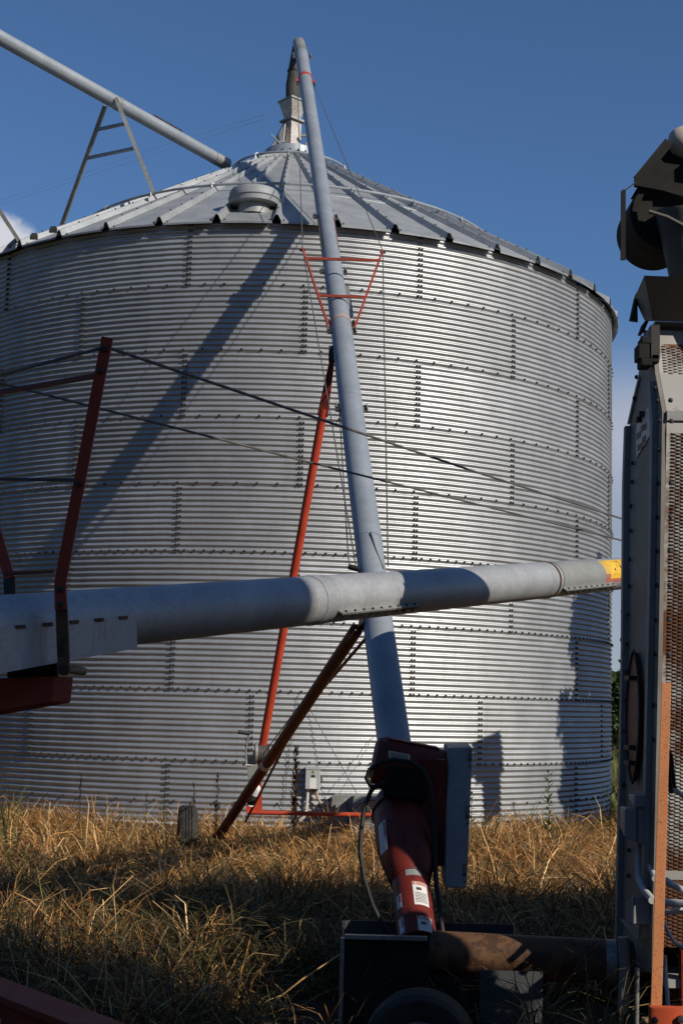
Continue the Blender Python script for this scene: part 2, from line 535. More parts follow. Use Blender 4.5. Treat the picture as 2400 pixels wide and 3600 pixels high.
def sheet_mesh(off):
    nz, na = 96, 9
    me_v, me_f = [], []
    for i in range(nz + 1):
        z = RING_H * i / nz
        for k in range(na + 1):
            u = k / na
            th = u * (DTH + .012)
            r = BR + off + -.0102 * math.cos(2 * PI * z / (RING_H / 12)) + .0032 * u
            me_v.append((r * math.sin(th), -r * math.cos(th), z))
    for i in range(nz):
        for k in range(na):
            a = i * (na + 1) + k
            me_f.append((a, a + 1, a + na + 2, a + na + 1))
    me = bpy.data.meshes.new('wall_sheet')
    me.from_pydata(me_v, [], me_f)
    me.polygons.foreach_set('use_smooth', [True] * len(me_f))
    me.materials.append(M['bin'])
    return me
sheets = [sheet_mesh(0.0), sheet_mesh(.0025)]
ring_az = []
for ring in range(9):                       # from the top down
    az = TH0 + DTH / 2 if ring % 2 == 0 else TH0
    if ring == 7: az = math.radians(-.69)
    ring_az.append(az)
    for k in range(11):
        o = raw_obj('wall_sheet', sheets[ring % 2], binr)
        o.location = (0, 0, ZTOP - (ring + 1) * RING_H)
        o.rotation_euler = (0, 0, az + k * DTH)

# bolts of the wall: vertical seams and ring joints
bolt_mb = MB().lathe((0, 0, 0), (0, -1, 0), [(-.006, .0150), (.003, .0150), (.0035, .0115), (.014, .011), (.018, .007), (.0182, 0)], 6, False)
bolt_me = bolt_mb.mesh('bolt', 'bolt')
spots = []
PITCH = RING_H / 12
for ring in range(9):
    zt = ZTOP - ring * RING_H
    for k in range(11):
        for c in range(12):
            if ring == 8 and c > 9: continue
            for s_ in (-1, 1):
                spots.append((ring_az[ring] + k * DTH + .006 + s_ * .0185 / BR, zt - (c + .5 + (.0)) * PITCH, 0))
    if ring < 8:
        nb = 12 if ring < 4 else 24
        for k in range(11):
            for c in range(nb):
                spots.append((ring_az[ring] + (k + c / nb) * DTH, zt - RING_H + .034, 1))
    else:
        for k in range(11):
            for c in range(12):
                spots.append((ring_az[ring] + (k + (c + .5) / 12) * DTH, .0996 + 5.5 * PITCH, 1))
def bolt_rank(s_):
    az, z, _ = s_
    p = V((BX + BR * math.sin(az), BY - BR * math.cos(az), z))
    d = V((0, 0, 1.65)) - p
    facing = V((math.sin(az), -math.cos(az), 0)).dot(d.normalized())
    vis = -.62 < az < 1.0 and 1.0 < z < 7.0
    return -(facing / d.length + (0.02 if vis else 0))
spots = [((a + PI) % (2 * PI) - PI, z, t) for a, z, t in spots]
spots.sort(key=bolt_rank)
for az, z, t in spots[:300]:
    o = raw_obj('bolt', bolt_me, binr)
    r = BR + (.0125 if t else .0115)
    o.location = (r * math.sin(az), -r * math.cos(az), z)
    o.rotation_euler = (0, 0, az)
bv = np.array([tuple(v.co) for v in bolt_me.vertices])
bf = np.array([tuple(p.vertices) for p in bolt_me.polygons if len(p.vertices) == 4])
allv, allf = [], []
for i, (az, z, t) in enumerate(s_ for s_ in spots[300:] if abs(s_[0]) < 1.75):
    r = BR + (.0125 if t else .0115)
    c, s_ = math.cos(az), math.sin(az)
    x = bv[:, 0] * c - bv[:, 1] * s_ + r * s_
    y = bv[:, 0] * s_ + bv[:, 1] * c - r * c
    allv.append(np.stack([x, y, bv[:, 2] + z], 1)); allf.append(bf + i * len(bv))
raw_obj('wall_bolts', raw_mesh('wall_bolts', np.concatenate(allv), np.concatenate(allf), 'bolt'), binr, 'stuff')

# roof panels: flat with a raised rib on one side, 44 around
NP = 44
DP = 2 * PI / NP
def roof_panel_mesh():
    rows = [.40, 1.2, 2.2, 3.449, 3.45, 4.3, EAVE_R - .02, EAVE_R]
    vs, fs = [], []
    for j, r in enumerate(rows):
        zz = (EAVE_R - r) * SLOPE + (.004 if r <= 3.449 else 0)
        k = .42 + .58 * r / EAVE_R
        w, h = .054 * k, .085 * (.55 + .45 * r / EAVE_R)
        for ang, dz in ((w / r, 0), (DP / 2, 0), (DP - w / r, .0), (DP - .30 * w / r, h), (DP + .05 * w / r, h * 1.04), (DP + .36 * w / r, h * .97), (DP + 1.05 * w / r, .005), (DP + 1.35 * w / r, .004)):
            vs.append((r * math.sin(ang), -r * math.cos(ang), zz + dz))
    n = 8
    for j in range(len(rows) - 1):
        for k in range(n - 1):
            a = j * n + k
            fs.append((a, a + n, a + n + 1, a + 1))
    # drip lip on the flat part
    o = (len(rows) - 1) * n
    b = len(vs)
    for k in range(3):
        x, y, z = vs[o + k]
        vs.append((x * .999, y * .999, z - .022))
    fs += [(o, b, b + 1, o + 1), (o + 1, b + 1, b + 2, o + 2)]
    me = bpy.data.meshes.new('roof_panel')
    me.from_pydata(vs, [], fs)
    me.materials.append(M['roof'])
    return me
rp = roof_panel_mesh()
RIB0 = math.radians(.85)
for k in range(NP):
    o = raw_obj('roof_panel', rp, binr)
    o.location = (0, 0, EAVE_Z)
    o.rotation_euler = (0, 0, RIB0 + k * DP)
# roof fasteners along the ribs
fv, ff = [], []
cnt = 0
for k in range(NP):
    az = RIB0 + k * DP
    for r in np.arange(.7, 5.1, .34):
        z = EAVE_Z + (EAVE_R - r) * SLOPE + .085 * (.55 + .45 * r / EAVE_R)
        c = np.array((r * math.sin(az), -r * math.cos(az), z))
        q = np.array([(-.012, -.012, 0), (.012, -.012, 0), (.012, .012, 0), (-.012, .012, 0), (-.008, -.008, .016), (.008, -.008, .016), (.008, .008, .016), (-.008, .008, .016)])
        fv.append(q + c)
        ff.append(np.array([(4, 5, 6, 7), (0, 1, 5, 4), (1, 2, 6, 5), (2, 3, 7, 6), (3, 0, 4, 7)]) + cnt * 8)
        cnt += 1
    for s_ in (-1, 1):
        a2 = az + s_ * .017
        c = np.array((5.08 * math.sin(a2), -5.08 * math.cos(a2), EAVE_Z + .06 * SLOPE))
        fv.append(q + c); ff.append(np.array([(4, 5, 6, 7), (0, 1, 5, 4), (1, 2, 6, 5), (2, 3, 7, 6), (3, 0, 4, 7)]) + cnt * 8); cnt += 1
raw_obj('roof_fasteners', raw_mesh('roof_fasteners', np.concatenate(fv), np.concatenate(ff), 'bolt'), binr, 'stuff')
# stiffening hoops and their clips
clip_me = MB().prism([(-.035, 0, -.05), (.035, 0, -.05), (.035, 0, .02), (.02, 0, .042), (0, 0, .05), (-.02, 0, .042), (-.035, 0, .02)], (0, .012, 0)).mesh('hoop_clip', 'galv')
for hr, step in ((.93, 4), (3.35, 2)):
    hz = EAVE_Z + (EAVE_R - hr) * SLOPE + .105
    MB().ring((BX, BY, hz), (0, 0, 1), hr, .019, 72, 8).build('roof_hoop', 'galv', binr)
    for k in range(0, NP, step):
        az = RIB0 + k * DP
        o = raw_obj('hoop_clip', clip_me, binr)
        o.location = (hr * math.sin(az), -hr * math.cos(az), hz - .01)
        o.rotation_euler = (0, 0, az + .9)
# peak collar and fill spout
ZP = EAVE_Z + (EAVE_R - .42) * SLOPE
MB().lathe((BX, BY, ZP), (0, 0, 1), [(-.03, .50), (.03, .47), (.035, .455), (.15, .43), (.165, .40), (.17, .0)], 40).build('peak_collar', 'galv', binr)
cb = MB()
for k in range(24):
    t = 2 * PI * k / 24
    cb.box((BX + .485 * math.sin(t) - .012, BY - .485 * math.cos(t) - .012, ZP + .0), (BX + .485 * math.sin(t) + .012, BY - .485 * math.cos(t) + .012, ZP + .045))
cb.build('collar_bolts', 'bolt', binr)
def rot_box(cx, cy, z0, z1, h0, h1, ang):
    c = []
    for z, h in ((z0, h0), (z1, h1)):
        for k in range(4):
            t = ang + PI / 4 + k * PI / 2
            c.append((cx + h * 1.414 * math.cos(t), cy + h * 1.414 * math.sin(t), z))
    return c
SA = math.radians(42)
ZF = ZP + .16
MB().hull8(rot_box(BX, BY, ZF, ZF + .53, .105, .105, SA)).build('fill_box', 'spout_metal', binr, .004)
MB().hull8(rot_box(BX, BY, ZF + .05, ZF + .075, .128, .128, SA)).build('box_flange', 'galv_old', binr)
MB().hull8(rot_box(BX, BY, ZF + .515, ZF + .545, .15, .15, SA)).build('gate_flange', 'galv_old', binr)
fn = MB().hull8(rot_box(BX, BY, ZF + .55, ZF + .86, .085, .165, SA)).build('fill_funnel', 'spout_metal', binr)
MB().hull8(rot_box(BX, BY, ZF + .845, ZF + .875, .178, .178, SA)).build('funnel_rim', 'galv_old', fn)
ch = MB()
ch.hull8([(BX - .36, BY - .08, ZF), (BX - .14, BY - .16, ZF), (BX - .14, BY + .1, ZF), (BX - .36, BY + .1, ZF),
          (BX - .15, BY - .06, ZF + .47), (BX - .11, BY - .12, ZF + .47), (BX - .1, BY + .1, ZF + .5), (BX - .14, BY + .1, ZF + .5)])
ch.build('side_chute', 'spout_metal', binr)
lv = MB()
lv.tube([(BX - .125, BY - .2, ZF + .12), (BX - .105, BY - .2, ZF + .40)], .011, 6)
lv.tube([(BX - .33, BY - .2, ZF + .22), (BX - .17, BY - .22, ZF + .06)], .012, 6)
lv.box((BX - .16, BY - .22, ZF + .09), (BX - .10, BY - .17, ZF + .12))
lv.build('gate_lever', 'galv', binr)
MB().box((BX + .14, BY - .12, ZF + .24), (BX + .23, BY - .08, ZF + .28)).build('gate_stop', 'galv_old', binr)
hk = MB()
hk.tube([(BX + .15, BY - .12, ZF + .05), (BX + .22, BY - .12, ZF + .07), (BX + .24, BY - .12, ZF + .13)], .018, 6)
hk.build('gate_hook', 'galv_old', binr)
# mushroom roof vent
vx, vy, vz = (-1.199, 16.866, 7.768)
vt = MB().lathe((vx, vy, vz - .10), (0, 0, 1), [(0, .215), (.15, .205), (.24, .20)], 28).build('roof_vent', 'grey_sheet', binr)
MB().lathe((vx, vy, vz - .06), (0, 0, 1), [(.10, .20), (.102, .312), (.165, .318), (.17, .330), (.18, .330), (.185, .320), (.25, .316), (.285, .295), (.305, .24), (.322, .12), (.327, 0)], 40).build('vent_cap', 'vent', vt)
vb = MB()
for k in range(6):
    t = .5 + k * PI / 3
    vb.tube([(vx + .22 * math.cos(t), vy + .22 * math.sin(t), vz + .245), (vx + .22 * math.cos(t), vy + .22 * math.sin(t), vz + .285)], .006, 6)
vb.build('cap_bolts', 'bolt', vt)
# inspection lugs at the left edge of the roof
for p in ((-3.983, 17.014, 7.383), (-3.708, 16.850, 7.423)):
    MB().prism([(p[0] - .05, p[1], p[2] - .03), (p[0] + .05, p[1], p[2] - .03), (p[0] + .05, p[1], p[2] + .03), (p[0] + .03, p[1], p[2] + .055), (p[0] - .025, p[1], p[2] + .05), (p[0] - .045, p[1], p[2] + .02)], (0, .02, 0)).build('roof_lug', 'dark', binr)

# ------------------------------------------------------------------ downspout pipe coming in from the left
dp0, dp1 = V((-4.846, 17.200, 10.256)), V((-1.924, 20.750, 9.892))
dsp = thing('spout_pipe', 'long galvanised pipe slanting from upper left down onto the bin roof', 'pipe', tuple(lerp(dp0, dp1, .97)))
dd = (dp1 - dp0)
dleft = dp0 - dd * .55
def seg_tube(root, name, mat, a, b, r, seg=24):
    return MB().tube([a, b], r, seg).build(name, mat, root)
seg_tube(dsp, 'pipe_section', 'galv', dleft, lerp(dp0, dp1, .51), .097)
seg_tube(dsp, 'pipe_section', 'galv', lerp(dp0, dp1, .512), lerp(dp0, dp1, .935), .0955)
seg_tube(dsp, 'pipe_end', 'galv_old', lerp(dp0, dp1, .936), dp1, .098)
c0 = lerp(dp0, dp1, .512)
MB().tube([lerp(dp0, dp1, .506), lerp(dp0, dp1, .518)], .103, 24).build('pipe_clamp', 'galv_old', dsp)
sm_ = MB()
du = dd.normalized()
s_a, s_b = lerp(dp0, dp1, .655), lerp(dp0, dp1, .78)
upv = (V((0, 0, 1)) - du * du.z).normalized()
sidev = du.cross(upv).normalized()
sm_.obox((s_a + s_b) / 2 + upv * .10 + sidev * .03, (s_b - s_a) / 2, upv * .016, sidev * .012)
for k in range(6):
    c = lerp(s_a, s_b, (k + .5) / 6) + upv * .085 + sidev * .045
    sm_.obox(c, du * .008, upv * .02, sidev * .012)
sm_.build('bolted_seam', 'dark', dsp)
# A-shaped frame that carries the pipe
Rt, Rb = V((-3.356, 18.850, 10.074)), V((-2.673, 18.278, 8.465))
Lt, Lb = V((-3.551, 19.100, 10.073)), V((-4.327, 20.200, 8.609))
MB().bar(Rt, Rb, .055, .05, (0, -1, 0)).build('frame_leg', 'galv_old', dsp)
MB().bar(Lt, Lb, .055, .05, (0, -1, 0)).build('frame_leg', 'galv_old', dsp)
MB().bar(lerp(Lt, Lb, .19), lerp(Rt, Rb, .27), .045, .03, (0, -1, 0)).build('frame_rung', 'galv_old', dsp)
MB().bar(lerp(Lt, Lb, .42), lerp(Rt, Rb, .53), .045, .03, (0, -1, 0)).build('frame_rung', 'galv_old', dsp)
fr2t, fr2b = dp0 - dd * .48 - V((0, 0, .05)), V((-4.311, 17.600, 7.525))
fr2l = V((BX - 4.06, BY - 2.16, EAVE_Z + .54 * SLOPE + .08))
MB().bar(fr2t, fr2b, .05, .045, (0, -1, 0)).build('frame_leg', 'galv_old', dsp)
MB().bar(fr2t + V((-.08, .05, 0)), fr2l, .05, .045, (0, -1, 0)).build('frame_leg', 'galv_old', dsp)
MB().bar(fr2l, V((-4.339, 17.620, 7.543)), .05, .05, (0, 0, 1)).build('frame_rung', 'dark', dsp)
MB().bar(lerp(fr2l, fr2b, .3) - V((0, 0, .09)), V((-4.319, 17.550, 7.465)), .02, .02, (0, 0, 1)).build('frame_rung', 'galv', dsp)

# ------------------------------------------------------------------ the inclined swing auger
AUG = [V(p) for p in ((-0.892, 21.369, 12.226), (-0.819, 20.850, 11.781), (-0.687, 19.551, 10.663), (-0.278, 15.562, 7.232), (-0.159, 14.402, 6.234), (-0.051, 13.314, 5.298), (0.055, 12.148, 4.295), (0.150, 11.110, 3.402), (0.212, 10.460, 2.843), (0.283, 9.623, 2.123), (0.355, 8.900, 1.500), (0.410, 8.335, 1.014))]
aug_dir = (AUG[1] - AUG[-1]).normalized()
a_side = aug_dir.cross(V((0, 0, 1))).normalized()
if a_side.x < 0: a_side = -a_side
a_nrm = a_side.cross(aug_dir).normalized()
if a_nrm.z < 0: a_nrm = -a_nrm
aug = thing('grain_auger', 'long slim grey auger on red undercarriage leaning up to the bin peak', 'auger', (-1.0, 14.4, 0))
AR = .1
MB().tube([AUG[0], AUG[1]], [AR * .97, AR * 1.0], 28).build('tube_head', 'galv_old', aug)
cuts = [(1, 3, .0985), (3, 4, .0985), (4, 5, .1), (5, 6, .1035), (6, 8, .1035), (8, 9, .103), (9, 11, .105)]
for i, j, r in cuts:
    pts = AUG[i:j + 1]
    d = (pts[-1] - pts[0]).normalized() * .002
    MB().tube([pts[0] + d] + pts[1:-1] + [pts[-1] - d], r, 28).build('tube_section', 'galv', aug)
# flange ears at the joints
def ears(i, length=.09, off=.0):
    c = AUG[i] - aug_dir * off
    for s_ in (-1, 1):
        e = MB()
        e.obox(c + a_side * s_ * .122, a_side * .022, aug_dir * length / 2, a_nrm * .012)
        e.obox(c + a_side * s_ * .136 + a_nrm * .02, a_side * .005, aug_dir * length / 2, a_nrm * .02)
        ob = e.build('flange_ear', 'galv_old', aug)
        q = MB()
        for t in (-.3, .3):
            q.tube([c + a_side * s_ * .124 + aug_dir * length * t, c + a_side * s_ * .124 + aug_dir * length * t + a_nrm * .03], .008, 6)
        q.build('ear_bolts', 'bolt', ob)
ears(1, .16, .12); ears(3, .09, 0.02); ears(4, .09, .08); ears(5, .08, -.09); ears(5, .1, .09); ears(6, .09, .12)
# stitched seam angle right of the third section
MB().bar(lerp(AUG[4], AUG[5], .25) + a_side * .125 - a_nrm * .03, lerp(AUG[4], AUG[5], .80) + a_side * .125 - a_nrm * .03, .006, .05, tuple(a_side)).build('seam_angle', 'galv_old', aug)
MB().tube([AUG[5] + aug_dir * .10, AUG[5] + aug_dir * .03], .1055, 28).build('joint_band', paint_mat('stained_band', (.30, .20, .17), (.36, .28, .25), .5), aug)
# printed strips along both edges of the upper tube
for s_, mm in ((-1, 'yellow_lt'), (1, 'print_red')):
    st = MB()
    for k in range(7):
        t0, t1 = .10 + k * .088, .10 + k * .088 + .075
        for a_, m_ in ((0, 0),):
            rows = []
            for t in (t0, t1):
                c = lerp(AUG[3], AUG[4], t)
                for an in (math.radians(8), math.radians(30)):
                    rows.append(c + (a_side * s_ * math.cos(an) + a_nrm * math.sin(an)) * .1008)
            st._add(rows, [(0, 1, 3, 2)])
    st.build('printed_strip', mm, aug)
    st2 = MB(); rows = []
    for t in (.07, .74):
        c = lerp(AUG[3], AUG[4], t)
        for an in (math.radians(-5), math.radians(12), math.radians(36)):
            rows.append(c + (a_side * s_ * math.cos(an) + a_nrm * math.sin(an)) * .0998)
    st2._add(rows, [(0, 1, 4, 3), (1, 2, 5, 4)])
    st2.build('print_backing', 'print_dark', aug)
# red band with cable ears near the top
bc = lerp(AUG[1], AUG[2], .80)
bd = MB().tube([bc + aug_dir * .05, bc - aug_dir * .05], .1045, 28).build('cable_band', 'red', aug)
for s_ in (-1, 1):
    MB().obox(bc - aug_dir * .13 + a_side * s_ * .122, a_side * .018, aug_dir * .06, a_nrm * .02).build('band_ear', 'red', bd)
    q = bc - aug_dir * .27 + a_side * s_ * .126
    MB().tube([q + aug_dir * .09, q - aug_dir * .06], .014, 8).build('turnbuckle', 'bolt', bd)
# flexible spout under the head
sp0 = AUG[0] - aug_dir * .10 - a_nrm * .06
sp1 = V((BX - .0, BY - .02, ZF + .87))
MB().tube([sp0 + V((-.02, .02, .03)), lerp(sp0, sp1, .35) + V((-.035, .02, 0)), lerp(sp0, sp1, .7) + V((-.03, 0, 0)), sp1], [.085, .095, .115, .12], 20).build('discharge_spout', paint_mat('dark_rubber_spout', (.035, .035, .03), (.06, .06, .05), .7), aug)
mq = lerp(sp0, sp1, .42) + V((-.035, .015, 0))
MB().tube([mq, mq + (sp1 - sp0).normalized() * .02], .112, 20).build('spout_ring', 'dark', aug)
# V bracket with two cross rungs and the truss cables
vbase = lerp(AUG[5], AUG[6], .02)
Lv, Rv = V((-0.481, 14.087, 6.350)), V((0.358, 14.038, 6.332))
Lb_, Rb_ = vbase - a_side * .125 + a_nrm * .01, vbase + a_side * .125 + a_nrm * .01
MB().bar(Lb_, Lv, .018, .024, tuple(a_nrm)).build('bracket_arm', 'red_faded', aug)
MB().bar(Rb_, Rv, .018, .024, tuple(a_nrm)).build('bracket_arm', 'red_faded', aug)
MB().bar(lerp(Lb_, Lv, .865), lerp(Rb_, Rv, .865), .026, .026, (0, 0, 1)).build('bracket_rung', 'red_faded', aug)
MB().bar(lerp(Lb_, Lv, .385), lerp(Rb_, Rv, .385), .026, .026, (0, 0, 1)).build('bracket_rung', 'red_faded', aug)
for p in (Lv, Rv):
    MB().tube([p + V((-.03, 0, -.02)), p + V((.03, 0, -.02))], .014, 8).build('cable_shackle', 'bolt', aug)
anchors = [(AUG[8] + (AUG[9] - AUG[8]) * .28 - a_side * .12 + a_nrm * .02), (AUG[8] + (AUG[9] - AUG[8]) * .28 + a_side * .12 + a_nrm * .02)]
for s_, top, low in ((-1, Lv, anchors[0]), (1, Rv, anchors[1])):
    MB().tube([bc - aug_dir * .33 + a_side * s_ * .126, top], .0055, 6).build('truss_cable', 'cable', aug)
    MB().tube([top, low], .0055, 6).build('truss_cable', 'cable', aug)
MB().tube([V((-0.041, 11.998, 4.176)), V((0.059, 10.271, 2.713)), V((0.073, 10.187, 2.642))], .005, 6).build('lift_cable', 'cable', aug)
MB().tube([V((0.065, 10.152, 2.634)), V((0.140, 10.125, 2.613))], .022, 10).build('pulley', 'dark', aug)
MB().tube([V((0.221, 10.374, 2.917)), V((0.263, 10.221, 2.766)), V((0.317, 10.090, 2.618))], .007, 6).build('rod_stub', 'cable', aug)
# undercarriage
arm_top = V((-0.116, 12.927, 4.962)) - a_nrm * .10
hub_y = 14.4
arm_bot = V((-0.824, 14.300, 0.603))
la = MB()
la.tube([lerp(arm_top, arm_bot, .105), lerp(arm_top, arm_bot, .14), lerp(arm_top, arm_bot, .86), arm_bot], [.038, .041, .041, .041], 16)
la.build('lift_arm', 'red', aug)
fl = MB(); d_ = (arm_bot - arm_top).normalized()
u_ = d_.cross(V((0, -1, 0))).normalized()
fl.hull8([arm_top - u_ * .02 + V((0, -.012, 0)), arm_top + u_ * .03 + V((0, -.012, 0)), arm_top + u_ * .03 + V((0, .012, 0)), arm_top - u_ * .02 + V((0, .012, 0)),
          lerp(arm_top, arm_bot, .12) - u_ * .052 + V((0, -.03, 0)), lerp(arm_top, arm_bot, .12) + u_ * .052 + V((0, -.03, 0)), lerp(arm_top, arm_bot, .12) + u_ * .052 + V((0, .03, 0)), lerp(arm_top, arm_bot, .12) - u_ * .052 + V((0, .03, 0))])
fl.build('flattened_end', 'red_dark', aug, .006)
MB().obox(arm_top + V((-.01, 0, .06)), (.03, 0, 0), (0, .05, 0), (0, 0, .07)).build('slider_lug', 'dark', aug)
low_top = V((0.124, 9.731, 2.171)) - a_nrm * .03
hubL = V((-1.328, 14.350, 0.188))
kneeL = V((-1.128, 14.200, 0.311))
MB().tube([low_top, lerp(low_top, kneeL, .5), kneeL, lerp(kneeL, hubL, .45) + V((0, 0, -.03)), hubL], [.047, .047, .047, .046, .045], 16).build('lower_arm', 'red_dark', aug)
MB().tube([V((0.143, 9.713, 2.196)), V((0.218, 9.703, 2.190))], .045, 12).build('pivot_lug', 'dark', aug)
refl = lerp(low_top, kneeL, .575)
MB().tube([refl - (kneeL - low_top).normalized() * .045, refl + (kneeL - low_top).normalized() * .045], .0485, 16).build('reflector_band', 'sticker', aug)
hubR = V((hubL.x + 2 * 1.22, 14.35, hubL.z + .0))
kneeR = V((hubR.x - .22, 14.2, kneeL.z))
MB().tube([V((0.296, 9.794, 2.189)), kneeR, hubR], .047, 12).build('lower_arm', 'red', aug)
MB().tube([V((-0.864, 14.200, 0.534)), V((1.131, 14.200, 0.544))], .022, 12).build('axle_tube', 'red', aug)
MB().tube([V((0.204, 9.897, 2.112)), V((-0.289, 11.600, 1.546)), V((-0.598, 13.200, 0.974)), V((-0.871, 14.100, 0.450))], .012, 8).build('tie_rod', 'red_dark', aug)
MB().tube([V((-0.706, 13.900, 1.123)), V((0.118, 9.557, 2.142))], .006, 6).build('winch_cable', 'cable', aug)
gp = MB().hull8([V((-0.882, 14.220, 0.538)), V((-0.712, 14.220, 0.542)), V((-0.714, 14.260, 0.539)), V((-0.885, 14.260, 0.535)), V((-0.823, 14.220, 1.143)), V((-0.752, 14.220, 1.144)), V((-0.754, 14.260, 1.143)), V((-0.826, 14.260, 1.141))])
gp.build('gusset_plate', 'red', aug)
# hand winch
wc = V((-0.739, 14.100, 1.126))
wn_ = MB().lathe(wc, (1, .12, 0), [(-.06, .0), (-.06, .105), (-.035, .105), (-.034, .07), (.075, .07), (.076, .10), (.085, .10), (.085, 0)], 24).build('winch', 'galv_old', aug)
for k in range(6):
    MB().ring(wc + V((-.02 + k * .017, 0, 0)), (1, .12, 0), .074, .0085, 20, 6).build('cable_wrap', 'cable', wn_)
MB().hull8([wc + V((-.12, -.03, -.26)), wc + V((.0, -.03, -.26)), wc + V((.0, .03, -.26)), wc + V((-.12, .03, -.26)), wc + V((-.14, -.03, -.05)), wc + V((-.05, -.03, -.02)), wc + V((-.05, .03, -.02)), wc + V((-.14, .03, -.05))]).build('winch_bracket', 'galv_old', wn_)
MB().tube([wc + V((-.06, -.02, -.12)), wc + V((-.17, -.05, -.12)), V((-0.874, 14.000, 1.024)), V((-0.884, 14.000, 1.149)), V((-0.860, 13.980, 1.311))], .009, 8).build('crank_arm', 'galv_old', wn_)
MB().tube([V((-0.960, 13.950, 1.331)), V((-0.855, 13.980, 1.319))], .02, 12).build('crank_handle', 'black', wn_)
# white capped jack tube
j0, j1 = V((-0.817, 13.750, 0.648)), V((-0.755, 13.700, 0.783))
jk = MB().tube([j0, lerp(j0, j1, .8)], .036, 14).build('jack_tube', 'dark', aug)
MB().lathe(lerp(j0, j1, .7), (j1 - j0), [(0, .04), (.06, .043), (.085, .036), (.1, .02), (.105, 0)], 18).build('jack_cap', 'white', jk)
MB().ring(j0, (j1 - j0), .036, .008, 20, 6).build('jack_ring', 'white', jk)
# wheels
def wheel(root, c, axis, R, w, rim='white'):
    a = V(axis).normalized()
    prof = [(-w / 2 * .8, R * .55), (-w / 2, R * .70), (-w / 2 * .97, R * .90), (-w * .36, R * .985), (-w * .20, R)]
    for g_ in (-.15, 0, .15):
        prof += [(w * (g_ - .025), R), (w * (g_ - .018), R - .012), (w * (g_ + .018), R - .012), (w * (g_ + .025), R)]
    prof += [(w * .20, R), (w * .36, R * .985), (w / 2 * .97, R * .90), (w / 2, R * .70), (w / 2 * .8, R * .55)]
    wh = MB().lathe(c, a, prof, 40).build('wheel', 'tyre', root)
    MB().lathe(c, a, [(-w * .3, R * .56), (-w * .34, R * .5), (-w * .1, R * .42), (-w * .08, R * .16), (-w * .2, R * .14), (-w * .2, 0)], 28).build('rim', 'galv_old', wh)
    MB().lathe(c, a, [(w * .3, R * .56), (w * .34, R * .5), (w * .1, R * .42), (w * .08, R * .16), (w * .2, R * .14), (w * .2, 0)], 28).build('rim', 'galv_old', wh)
    return wh
wheel(aug, (hubL.x - .14, 14.35, .29), (1, .15, 0), .29, .19)
wheel(aug, (hubR.x + .10, 14.35, .29), (1, -.05, 0), .29, .19)
# lower end: red boot, motor, mounting frame, belt guard
bt = MB()
b0, b1, b2, b3 = V((0.410, 8.335, 1.014)), V((0.426, 8.115, 0.825)), V((0.433, 7.963, 0.694)), V((0.463, 7.613, 0.393))
bt.tube([b0 + aug_dir * .1, b0 + aug_dir * .099, b0, b1, b2 + aug_dir * .02, b2 - aug_dir * .03], [.108, .16, .182, .172, .128, .108], 28)
boot = bt.build('intake_boot', 'red_dark', aug)
MB().ring(b0 - aug_dir * .01, aug_dir, .183, .008, 32, 6).build('boot_rim', 'red_dark', boot)
MB().tube([b2 - aug_dir * .02, b3], .105, 28).build('intake_tube', 'red_dark', aug)
MB().ring(b2 - aug_dir * .03, aug_dir, .107, .007, 32, 6).build('tube_rim', 'red_dark', aug)
def on_tube(c0, c1, r, t, ang):
    c = lerp(c0, c1, t)
    return c + (a_side * math.sin(ang) + a_nrm * math.cos(ang)) * r
def sticker(root, c0, c1, r, t0, t1, a0, a1, mat, name='warning_sticker'):
    mb = MB(); vs = []; n = 6
    for t in (t0, t1):
        for k in range(n + 1):
            vs.append(on_tube(c0, c1, r, t, math.radians(a0 + (a1 - a0) * k / n)))
    mb._add(vs, [(k, k + 1, n + 2 + k, n + 1 + k) for k in range(n)], True)
    return mb.build(name, mat, root)
def bent_text(root, c0, c1, r, t, ang, body, size, mat):
    me = text_mesh(body, size)
    L = (V(c1) - V(c0)).length
    for v in me.vertices:
        p = on_tube(c0, c1, r, t - v.co.y / L, math.radians(ang) + v.co.x / r)
        v.co = p - root_loc(root)
    me.materials.clear(); me.materials.append(M[mat])
    o = raw_obj('sticker_lettering', me, root)
    return o
def root_loc(o):
    l = V((0, 0, 0))
    while o is not None:
        l += o.location; o = o.parent
    return l
st_ = [(.06, .17, -22, 26, None), (.27, .62, -6, 42, 'DANGER'), (.78, 1.0, -4, 44, 'DANGER')]
for t0, t1, a0, a1, body in st_:
    s1 = sticker(aug, b2, b3, .1058, t0, t1, a0, a1, 'sticker' if body else 'grey_sheet')
    if body:
        sticker(s1, b2, b3, .1062, t0 + .004, t0 + .05, a0 + 1, a1 - 1, 'print_red', 'sticker_header')
        bent_text(s1, b2, b3, .1066, t0 + .026, (a0 + a1) / 2 + 4, '\u25b2DANGER', .017, 'white')
        for k in range(7):
            if body and t0 < .5:
                sticker(s1, b2, b3, .1062, t0 + .17 + k * .022, t0 + .178 + k * .022, a0 + 5, a1 - 6, 'print_dark', 'sticker_text_line')
        sticker(s1, b2, b3, .1062, t0 + .09, t0 + .13, a0 + 10, a0 + 26, 'print_dark', 'sticker_symbol')
for t0, t1, a0, a1 in ((.40, .60, -66, -44), (.74, .96, -66, -46)):
    s1 = sticker(aug, b2, b3, .1058, t0, t1, a0, a1, 'sticker')
    sticker(s1, b2, b3, .1062, t0 + .01, t1 - .08, a0 + 11, a1 - 2, 'print_red', 'sticker_header')
s1 = sticker(aug, lerp(b0, b1, .3), lerp(b1, b2, .6), .176, .25, .95, -70, -48, 'sticker')
sticker(s1, lerp(b0, b1, .3), lerp(b1, b2, .6), .1765, .28, .62, -55, -49, 'print_red', 'sticker_header')
